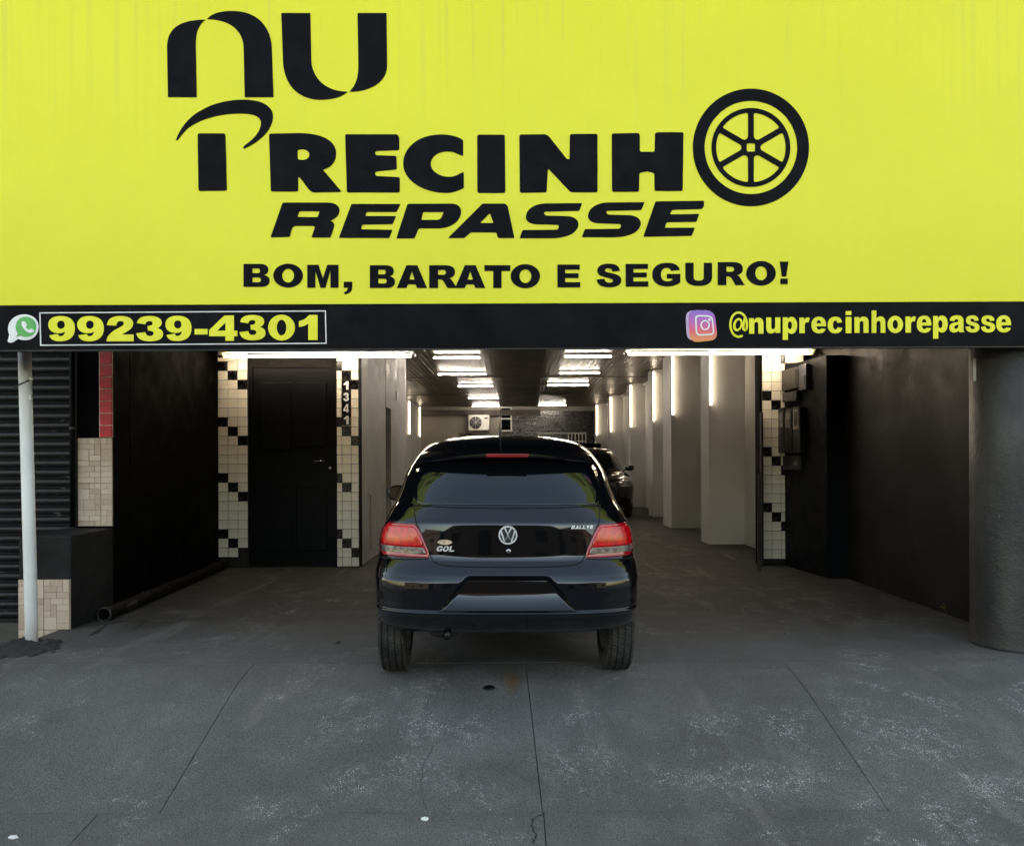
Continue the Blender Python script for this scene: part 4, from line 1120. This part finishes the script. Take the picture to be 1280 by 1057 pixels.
def rim_mesh(r=.195):
    bm = bmesh.new(); n = 60
    prof = [(r, -.085), (r, .07), (r * .94, .075), (r * .90, .05), (r * .88, -.08)]
    rows = [[bm.verts.new((x, a * math.cos(2 * math.pi * i / n), a * math.sin(2 * math.pi * i / n))) for i in range(n)] for a, x in prof]
    for p, q in zip(rows, rows[1:]):
        for i in range(n): bm.faces.new((p[i], q[i], q[(i + 1) % n], p[(i + 1) % n]))
    bm.faces.new(rows[-1])
    for k in range(5):
        a = 2 * math.pi * k / 5
        g = bmesh.ops.create_cube(bm, size=1)['verts']
        for v in g:
            t = (v.co.z + .5); wd = .045 - .012 * t
            y, z = v.co.y * wd * 2, .02 + t * (r * .92 - .02)
            v.co = Vector((.05 + v.co.x * .03 - .01 * t, y * math.cos(a) - z * math.sin(a), y * math.sin(a) + z * math.cos(a)))
    bmesh.ops.recalc_face_normals(bm, faces=bm.faces)
    me = bpy.data.meshes.new('wheel'); bm.to_mesh(me); bm.free(); me.materials.append(M['rim']); return me
RIM = rim_mesh()
def wheels(root, axles, x, r=.305):
    for y in axles:
        for sg in (-1, 1):
            o = link('wheel', RIM, parent=root); o.location = (sg * x, y, r); o.rotation_euler = (random.uniform(0, 6), 0, 0 if sg > 0 else math.pi)
            o.scale = (1, r / .305, r / .305)
            link('tyre', TYRE, parent=o)
def mirror_pair(root, x, y, z):
    for sg in (-1, 1):
        bm = bmesh.new(); bmesh.ops.create_uvsphere(bm, u_segments=24, v_segments=14, radius=1)
        for v in bm.verts:
            c = v.co; c.x = math.copysign(abs(c.x) ** .8, c.x) * .105; c.z = math.copysign(abs(c.z) ** .75, c.z) * .068; c.y = c.y * (.085 if c.y > 0 else .022)
        o = bm_obj('door_mirror', bm, M['paint'], root, True, loc=(sg * x, y, z)); o.rotation_euler = (0, 0, sg * .12)
        bm = bmesh.new(); bmesh.ops.create_circle(bm, cap_ends=True, segments=28, radius=1)
        for v in bm.verts: v.co = Vector((math.copysign(abs(v.co.x) ** .8, v.co.x) * .088, -.0235, math.copysign(abs(v.co.y) ** .75, v.co.y) * .053))
        bm_obj('mirror_glass', bm, M['mirror'], o)
        tube('stalk', [(-sg * .05, .02, -.03), (-sg * .14, .05, -.05)], .02, M['trim'], o, 8)

# ---- the black hatchback in the entrance, seen from behind
K = [(.34, .750, .130, .42, 3.2, 3.78, .6, 2.6), (.37, .768, .075, .42, 3.3, 3.80, .6, 2.6), (.42, .776, .034, .42, 3.4, 3.84, .6, 2.6), (.455, .781, .014, .42, 3.4, 3.87, .6, 2.6), (.468, .783, .001, .42, 3.4, 3.88, .6, 2.6), (.476, .783, .000, .42, 3.4, 3.88, .6, 2.6), (.490, .784, .013, .42, 3.4, 3.88, .6, 2.6),
     (.54, .788, .010, .43, 3.3, 3.9, .6, 2.6), (.60, .791, .008, .44, 3.3, 3.9, .6, 2.6), (.645, .793, .011, .45, 3.3, 3.89, .6, 2.6), (.680, .794, .022, .46, 3.2, 3.87, .6, 2.6), (.712, .794, .042, .47, 3.2, 3.85, .6, 2.6), (.750, .792, .070, .48, 3.1, 3.8, .6, 2.6), (.764, .791, .084, .49, 3.1, 3.77, .6, 2.6), (.80, 0.788, .092, .53, 3.1, 3.7, .6, 2.5),
     (.88, 0.778, .095, .52, 3.1, 3.5, .6, 2.5), (.972, 0.752, .100, .50, 3.0, 3.0, .6, 2.5), (.984, 0.748, .103, .50, 3.0, 2.95, .6, 2.5), (.994, 0.743, .109, .50, 3.0, 2.9, .6, 2.5), (1.03, 0.727, .137, .49, 2.9, 2.83, .6, 2.5), (1.068, 0.708, .168, .48, 2.8, 2.76, .6, 2.5), (1.085, 0.7, .182, .48, 2.7, 2.73, .6, 2.5),
     (1.17, 0.672, 0.252, .48, 2.6, 2.57, .6, 2.5), (1.27, 0.648, 0.35, .48, 2.6, 2.4, .6, 2.5), (1.36, 0.602, 0.452, .48, 2.6, 2.25, .6, 2.5), (1.42, 0.556, 0.53, .48, 2.6, 2.15, .6, 2.5), (1.455, 0.517, 0.6, .5, 2.6, 2.09, .6, 2.5), (1.485, 0.457, 0.72, .5, 2.5, 2.02, .6, 2.4), (1.505, 0.372, .88, .5, 2.4, 1.95, .5, 2.3), (1.518, 0.265, 1.12, .5, 2.3, 1.85, .5, 2.2), (1.526, 0.09, 1.40, .2, 2.2, 1.65, .1, 2.2)]
car = Car(K)
hb = empty('hatchback', (-.016, 4.565, -.005)); hb.scale = (1.015, 1, 1); hb.rotation_euler = (.0016, R(.4), R(1.3))
tag(hb, 'black two box hatchback seen from behind, parked in the garage entrance', 'car')
def sstep(a, b, v):
    t = min(1, max(0, (v - a) / (b - a))); return t * t * (3 - 2 * t)
def dent(x, y, z, yr):
    if z < .480 or z > .70 or y > .5: return 0
    t = (z - .480) / .185; hw = .392 + (.245 - .392) * t; t = min(1, t)
    return .062 * (1 - (1 - t) ** 3) * sstep(hw + .012, hw - .026, abs(x)) * sstep(.692, .652, z)
zs = sorted(set([round(float(v), 4) for v in np.linspace(.34, 1.5, 180)] + [round(k[0], 4) for k in K] + [round(float(v), 4) for v in np.linspace(.478, .70, 75)] + [1.51, 1.514, 1.521, 1.524]))
vs, fs = car.body(zs, dent, nr_=230)
body = mesh('body', vs, fs, M['paint'], hb)
cut_arches(body, (.63, 3.09), .325, .52, 1.0)
def skirt_edges(rows): return rows
car.patch('rear_window', [(1.084, -.49, .49), (1.092, -.535, .535), (1.11, -.555, .555), (1.15, -.568, .568), (1.22, -.572, .572), (1.29, -.562, .562), (1.335, -.538, .538), (1.365, -.50, .50)], .004, M['glass'], hb, nc=40, nrw=40, skirt=.006)
# spoiler with the high brake light
vs, fs = [], []; NX = 41
sec = [(.66, 1.463), (.54, 1.444), (.42, 1.418), (.345, 1.393), (.332, 1.384), (.338, 1.370), (.40, 1.360), (.58, 1.350), (.68, 1.41)]
for i in range(NX):
    u = -1 + 2 * i / (NX - 1); x = u * .548; a = abs(u) ** 2.6
    for (y, z) in sec: vs.append((x, y + .16 * a, z - .055 * abs(u) ** 2.2 + (.014 * a if z < 1.38 else 0)))
n = len(sec)
for i in range(NX - 1):
    for j in range(n): fs.append((i * n + j, i * n + (j + 1) % n, (i + 1) * n + (j + 1) % n, (i + 1) * n + j))
fs += [tuple(range(n))[::-1], tuple(range((NX - 1) * n, NX * n))]
o = mesh('spoiler', vs, fs, M['paint'], hb, True); o.data.set_sharp_from_angle(angle=R(50))
o = box('brake_light', -.128, .128, .326, .36, 1.3665, 1.3895, M['brake_red'], hb, bevel=.006)
# tail lights
for mir in (False, True):
    x_in = lambda z: .440 + (.522 - .440) * (z - .782) / (.973 - .782)
    def rowset(z0, z1, pi, po, rnd):
        rs = []
        for k in range(9):
            z = z0 + (z1 - z0) * k / 8; e = min(k, 8 - k) / 8; rr = rnd * (1 - min(1, e / .25)) ** 2
            rs.append((z, x_in(z) + pi + rr * .5, car.at(z)[0] * .972 - po - rr))
        return rs
    tl = car.patch('tail_light', rowset(.778, .972, 0, 0, .035), .012, M['red_dark'], hb, nc=28, nrw=24, mirror=mir, skirt=.03)
    car.patch('red_lens', rowset(.842, .958, .014, .016, .022), .017, M['red_lens'], tl, nc=24, nrw=12, mirror=mir, skirt=.012)
    car.patch('clear_lens', rowset(.803, .838, .018, .020, .010), .017, M['clear_lens'], tl, nc=24, nrw=10, mirror=mir, skirt=.012)
# panel gaps
def seam(pts, off=.0005, r=.0032, name='panel_gap'):
    P = []
    for (a, b) in zip(pts, pts[1:]):
        for k in range(8):
            u = k / 8; P.append((a[0] + (b[0] - a[0]) * u, a[1] + (b[1] - a[1]) * u))
    P.append(pts[-1])
    tube(name, [(x, car.rear_y(x, z) - off, z) for x, z in P], r, M['seam'], hb, 6)
gate = [(.552, 1.072), (.546, 1.03), (.534, .985), (.488, .895), (.442, .785), (.425, .758), (.38, .744), (.30, .738), (.15, .735), (0, .734)]
seam(gate + [(-x, z) for x, z in gate[-2::-1]])
for sg in (-1, 1): seam([(sg * .452, .774), (sg * .6, .766), (sg * .72, .762), (sg * .765, .76)])
seam([(-.56, 1.078), (-.3, 1.070), (0, 1.068), (.3, 1.070), (.56, 1.078)], r=.004)
def project(o, lift=.002):
    for v in o.data.vertices: v.co.y += car.rear_y(v.co.x, v.co.z) - lift
    return o
# round emblem: chrome ring with the stacked V over W
ez = .917; er = .054
mf = lambda u, v: (u * er, ez + v * er)
em = project(plate('emblem', [ell(0, 0, 1.0, 1.0, 48)], mf, .008, M['trim'], hb, 0))
project(plate('emblem_ring', [ell(0, 0, 1.0, 1.0, 48), ell(0, 0, .84, .84, 48)], mf, .006, M['badge'], em, -.0082))
V_ = stroke([(-.36, .80), (0, .06), (.36, .80)], .2); W_ = stroke([(-.74, .45), (-.36, -.72), (0, .0), (.36, -.72), (.74, .45)], .19)
project(plate('emblem_letter', [V_], mf, .004, M['badge'], em, -.0082)); project(plate('emblem_letter', [W_], mf, .005, M['badge'], em, -.0082))
lk = lathe('boot_lock', [(.0, -.006), (.012, -.006), (.014, 0), (.014, .01)], M['steel'], hb, 20, 'Y', loc=(.004, car.rear_y(0, .823) - .002, .823))
for ch, xa, xb in (('G', -.408, -.374), ('O', -.371, -.338), ('L', -.334, -.306)):
    project(glyph(ch, xa, xb, .851, .820, lambda u, v: (u, v), .005, M['badge'], hb, 0, 'badge_letter', shear=.010))
project(plate('oval_sticker', [ell(-.362, .873, .042, .0145, 28)], lambda u, v: (u, v), .002, M['sticker'], hb, 0))
xx = .368
for ch, w in (('R', .020), ('A', .020), ('L', .016), ('L', .016), ('Y', .02), ('E', .018)):
    project(glyph(ch, xx, xx + w, .969, .950, lambda u, v: (u, v), .003, M['badge'], hb, 0, 'badge_letter', shear=.006)); xx += w + .0035
# flanks
for sg in (-1, 1):
    car.side_patch('side_window', [(1.075, .95, 1.62), (1.2, .98, 1.62), (1.33, 1.06, 1.62), (1.40, 1.18, 1.62)], .004, M['glass'], hb, sg)
    car.side_patch('side_window', [(1.075, 1.70, 2.45), (1.2, 1.70, 2.28), (1.33, 1.70, 2.08), (1.40, 1.70, 1.95)], .004, M['glass'], hb, sg)
    o = tube('door_handle', [(sg * .76, 1.02, .93), (sg * .785, 1.06, .935), (sg * .785, 1.18, .935), (sg * .76, 1.22, .93)], .012, M['paint'], hb, 8)
car.patch('windscreen', [(1.02, -.58, .58), (1.1, -.57, .57), (1.25, -.54, .54), (1.38, -.49, .49)], .004, M['glass'], hb, end='front', nc=30, skirt=.006)
mirror_pair(hb, .865, 2.30, 1.055)
wheels(hb, (.63, 3.09), .696)
box('light_block_pan', -.56, .56, 1.05, 3.45, .20, .345, M['underbody'], hb)  # slab added to keep the garage lamps from lighting the ground beneath
tube('rear_axle', [(-.66, .63, .30), (-.4, .66, .335), (.4, .66, .335), (.66, .63, .30)], .035, M['underbody'], hb, 10)
bm = bmesh.new(); bmesh.ops.create_uvsphere(bm, u_segments=24, v_segments=12, radius=1)
for v in bm.verts: v.co = Vector((math.copysign(abs(v.co.x) ** .6, v.co.x) * .095, math.copysign(abs(v.co.y) ** .6, v.co.y) * .20, math.copysign(abs(v.co.z) ** .7, v.co.z) * .062))
mu = bm_obj('muffler', bm, M['underbody'], hb, True, loc=(-.375, .36, .345))
tube('tailpipe', [(.03, -.14, -.01), (.03, -.27, -.012)], .025, M['chrome'], mu, 20, cap=False)
tube('tailpipe_bore', [(.03, -.14, -.01), (.03, -.262, -.012)], .021, M['drain'], mu, 16)
tube('antenna', [(-.035, 1.0, 1.50), (-.036, 1.03, 1.53), (-.036, .96, 1.62), (-.036, .85, 1.78)], [.012, .007, .003, .0022], M['drain'], hb, 8)
for sg in (-1, 1): car.patch('reflector', [(.535, .58, .70), (.56, .58, .70)], .004, M['red_dark'], hb, nc=6, mirror=sg < 0, skirt=.01) if False else None

# ---- the second dark car deeper inside, nose towards the street
K2 = [(.26, .78, .08, .5, 3, 3.95, .5, 2.6), (.34, .82, .03, .5, 3, 4.02, .55, 2.6), (.5, .84, .0, .5, 3, 4.08, .6, 2.6), (.62, .85, .0, .5, 3, 4.08, .6, 2.6), (.70, .855, .02, .5, 3, 4.05, .62, 2.6), (.80, .855, .05, .5, 3, 3.97, .65, 2.6), (.88, .85, .08, .5, 3, 3.78, .6, 2.6), (.95, .84, .10, .5, 3, 3.40, .6, 2.6), (1.0, .82, .12, .5, 3, 3.10, .6, 2.6), (1.05, .80, .16, .5, 2.8, 3.00, .6, 2.7), (1.2, .74, .30, .5, 2.6, 2.78, .6, 2.7), (1.35, .69, .46, .5, 2.6, 2.54, .6, 2.7), (1.46, .64, .62, .5, 2.6, 2.36, .6, 2.6), (1.52, .57, .8, .5, 2.6, 2.2, .6, 2.5), (1.55, .44, 1.0, .5, 2.4, 2.05, .5, 2.3), (1.565, .15, 1.4, .3, 2.2, 1.7, .2, 2.2)]
c2 = Car(K2)
sc_ = empty('parked_car', (1.80, 17.15 + 4.08, 0)); sc_.rotation_euler = (0, 0, R(180) + R(1.5))
tag(sc_, 'dark car standing deeper in the garage beside the right wall, nose outward', 'car')
zs = sorted(set([round(float(v), 4) for v in np.linspace(.26, 1.56, 70)] + [k[0] for k in K2]))
vs, fs = c2.body(zs, None, nr_=26, ns=16, nf_=40)
b2 = mesh('body', vs, fs, M['paint'], sc_); cut_arches(b2, (.68, 3.28), .345, .55, 1.0)
c2.patch('windscreen', [(1.045, -.66, .66), (1.1, -.66, .66), (1.3, -.62, .62), (1.44, -.56, .56)], .004, M['glass'], sc_, end='front', nc=30, skirt=.006)
for mir in (False, True):
    hl = c2.patch('headlight', [(.70, .52, .70), (.74, .46, .785), (.80, .44, .80), (.845, .48, .79)], .006, M['lamp_glass'], sc_, end='front', nc=14, mirror=mir, skirt=.012)
c2.patch('grille', [(.66, -.36, .36), (.70, -.40, .40), (.78, -.38, .38)], .004, M['trim'], sc_, end='front', nc=20, skirt=.01)
c2.patch('lower_intake', [(.38, -.46, .46), (.44, -.50, .50), (.50, -.46, .46)], .004, M['trim'], sc_, end='front', nc=20, skirt=.01)
for sg in (-1, 1): c2.side_patch('side_window', [(1.06, 1.0, 2.75), (1.2, 1.05, 2.55), (1.35, 1.12, 2.3), (1.44, 1.2, 2.12)], .004, M['glass'], sc_, sg)
mirror_pair(sc_, .93, 2.62, 1.09)
for o in sc_.children:
    if o.name.startswith('door_mirror'): o.rotation_euler.z += math.pi * 0
wheels(sc_, (.68, 3.28), .745)

# ================================================================== BACK OF THE GARAGE
ac = empty('air_conditioner', W(599, 538, 31.1)); tag(ac, 'white outdoor air conditioner unit high on the back wall', 'air conditioner')
box('casing', -.40, .40, -.30, 0, 0, .60, M['white_metal'], ac, bevel=.015)
lathe('fan_grille', [(.235, -.301), (.235, -.312), (.20, -.312)], M['fan_dark'], ac, 40, 'Y', loc=(-.12, 0, .30))
for k in range(3): lathe('grille_ring', [(.07 + .05 * k, -.318), (.078 + .05 * k, -.318)], M['white_metal'], ac, 32, 'Y', loc=(-.12, 0, .30)) if False else None
for k in range(4):
    a = k * math.pi / 4
    tube('grille_bar', [(-.12 - .23 * math.cos(a), -.318, .30 - .23 * math.sin(a)), (-.12 + .23 * math.cos(a), -.318, .30 + .23 * math.sin(a))], .006, M['white_metal'], ac, 6)
box('badge_plate', .22, .34, -.306, -.299, .44, .50, M['fan_dark'], ac)
box('bracket', -.32, -.28, -.30, .09, -.04, -.001, M['fan_dark'], ac); box('bracket', .28, .32, -.30, .09, -.04, -.001, M['fan_dark'], ac)
wf = empty('window_frame', W(632.5, 539, 31.08)); tag(wf, 'small white window frame on the back wall beside the air conditioner', 'window')
for a in ((-.24, -.18, 0, .95), (.18, .24, 0, .95)): box('stile', a[0], a[1], -.06, .05, a[2], a[3], M['white_metal'], wf)
for z in (0, .46, .90): box('rail', -.18, .18, -.055, .045, z, z + .05, M['white_metal'], wf)
box('pane', -.18, .18, .0, .02, .05, .90, M['glass'], wf)
cab = box('cabinet', .9, 3.3, 28.9, 30.8, 0, 1.82, M['black_wall'], bevel=.02); tag(cab, 'large black cabinet before the dark mosaic wall at the back', 'cabinet')
rl = empty('metal_railing', (W(672, 553, 29).x, 29, 1.82)); tag(rl, 'white metal railing on top of the black cabinet at the back', 'railing')
Lr = (733 - 672) * 29 / F; hr = .40
box('top_rail', 0, Lr, -.025, .025, hr - .05, hr, M['white_metal'], rl)
box('bottom_rail', Lr * .6, Lr, -.02, .02, .06, .10, M['white_metal'], rl)
for k in range(6): box('baluster', Lr * (.62 + .072 * k), Lr * (.62 + .072 * k) + .035, -.015, .015, 0, hr - .051, M['white_metal'], rl)
box('post', 0, .05, -.024, .024, 0, hr - .051, M['white_metal'], rl)
bxx = box('wall_box', W(574, 0, 31).x, W(590, 0, 31).x, 30.95, 31.19, W(0, 552, 31).z, W(0, 541, 31).z, M['dark_beam'], bevel=.01); tag(bxx, 'brown box on the back wall under the air conditioner', 'box')

# ================================================================== SMALL THINGS
wx = W(1204, 771, 6.72)
wdp = empty('weed', (3.72, 6.82, 0)); tag(wdp, 'tiny yellowish weed sprouting at the foot of the right wall', 'plant')
vs, fs = [], []
for k in range(16):
    a = random.uniform(0, 6.28); r = random.uniform(.01, .05); z = random.uniform(.02, .10); c = Vector((-abs(r * math.cos(a)), r * math.sin(a), z)); s = random.uniform(.008, .016); n = len(vs)
    d = Vector((math.cos(a), math.sin(a), .4)).normalized() * s; e = Vector((-math.sin(a), math.cos(a), .3)).normalized() * s * .6
    vs += [c - d, c - e, c + d, c + e]; fs.append((n, n + 1, n + 2, n + 3))
mesh('leaf', vs, fs, M['leaf'], wdp)
tube('stem', [(0, 0, 0), (-.01, .0, .05), (-.02, .01, .1)], .002, M['leaf'], wdp, 5)
x, y = ramp_pt(610, 859)
dc = lathe('floor_drain', [(.034, 0), (.034, .004), (.026, .006), (.0, .006)], M['drain'], None, 24, loc=(x, y, rz(y) + .001)); dc.rotation_euler = (math.atan(RS), 0, 0); tag(dc, 'small round black drain cap in the ramp behind the car', 'drain')
def scrap(px, py, s, label, seed):
    rn = random.Random(seed); x, y = ramp_pt(px, py); z = (rz(y) if y > FRONT else strip_z(y)) + .002
    if y < FRONT:
        k = (py - CY) / F; y = (H - Z0 + FRONT * .11) / (k + .11); x = (px - CX) / F * y; z = strip_z(y) + .002
    n = 9; top = [(s * math.cos(6.283 * i / n) * rn.uniform(.6, 1.2), s * .7 * math.sin(6.283 * i / n) * rn.uniform(.6, 1.2), rn.uniform(.004, .012)) for i in range(n)]
    vs = top + [(a, b, 0) for a, b, c in top] + [(0, 0, .013)]
    fs = [(i, (i + 1) % n, 2 * n) for i in range(n)] + [(i + n, (i + 1) % n + n, (i + 1) % n, i) for i in range(n)]
    o = mesh('paper_scrap', vs, fs, M['litter'], loc=(x, y, z)); tag(o, label, 'litter')
scrap(530, 1024, .020, 'white scrap lying near the bottom edge below the car', 1)
scrap(15, 1045, .018, 'white scrap lying in the bottom left corner of the pavement', 2)

# houses across the street, mirrored in the car's paint
def house(x0, x1, y, h, rise, label, m):
    ho = empty('house', ((x0 + x1) / 2, y, -.58)); tag(ho, label, 'house', 'houses across the street'); w = (x1 - x0) / 2
    box('wall', -w, w, -6, 0, 0, h, m, ho)
    mesh('roof', [(-w - .4, -6.4, h - .05), (w + .4, -6.4, h - .05), (w + .4, .5, h - .05), (-w - .4, .5, h - .05), (0, -6.4, h + rise), (0, .5, h + rise)], [(0, 3, 5, 4), (1, 4, 5, 2), (3, 2, 5), (0, 4, 1), (0, 1, 2, 3)], M['roof'], ho)
    box('door', -.5, .5, .0, .05, 0, 2.1, M['door_dark'], ho)
    for q in (-.6, .6): box('window', q * w - .7, q * w + .7, .0, .05, 1.0, 2.2, M['door_dark'], ho)
house(-6.5, 5.5, -13, 3.2, 3.2, 'low gabled house across the street mirrored in the black bumper', M['house'])
house(-20, -7.6, -13.5, 3.4, 2.2, 'second house across the street, left of the mirrored gabled one', M['house'])
house(6.6, 19, -13.4, 3.2, 2.4, 'third house across the street, right of the mirrored gabled one', M['house'])
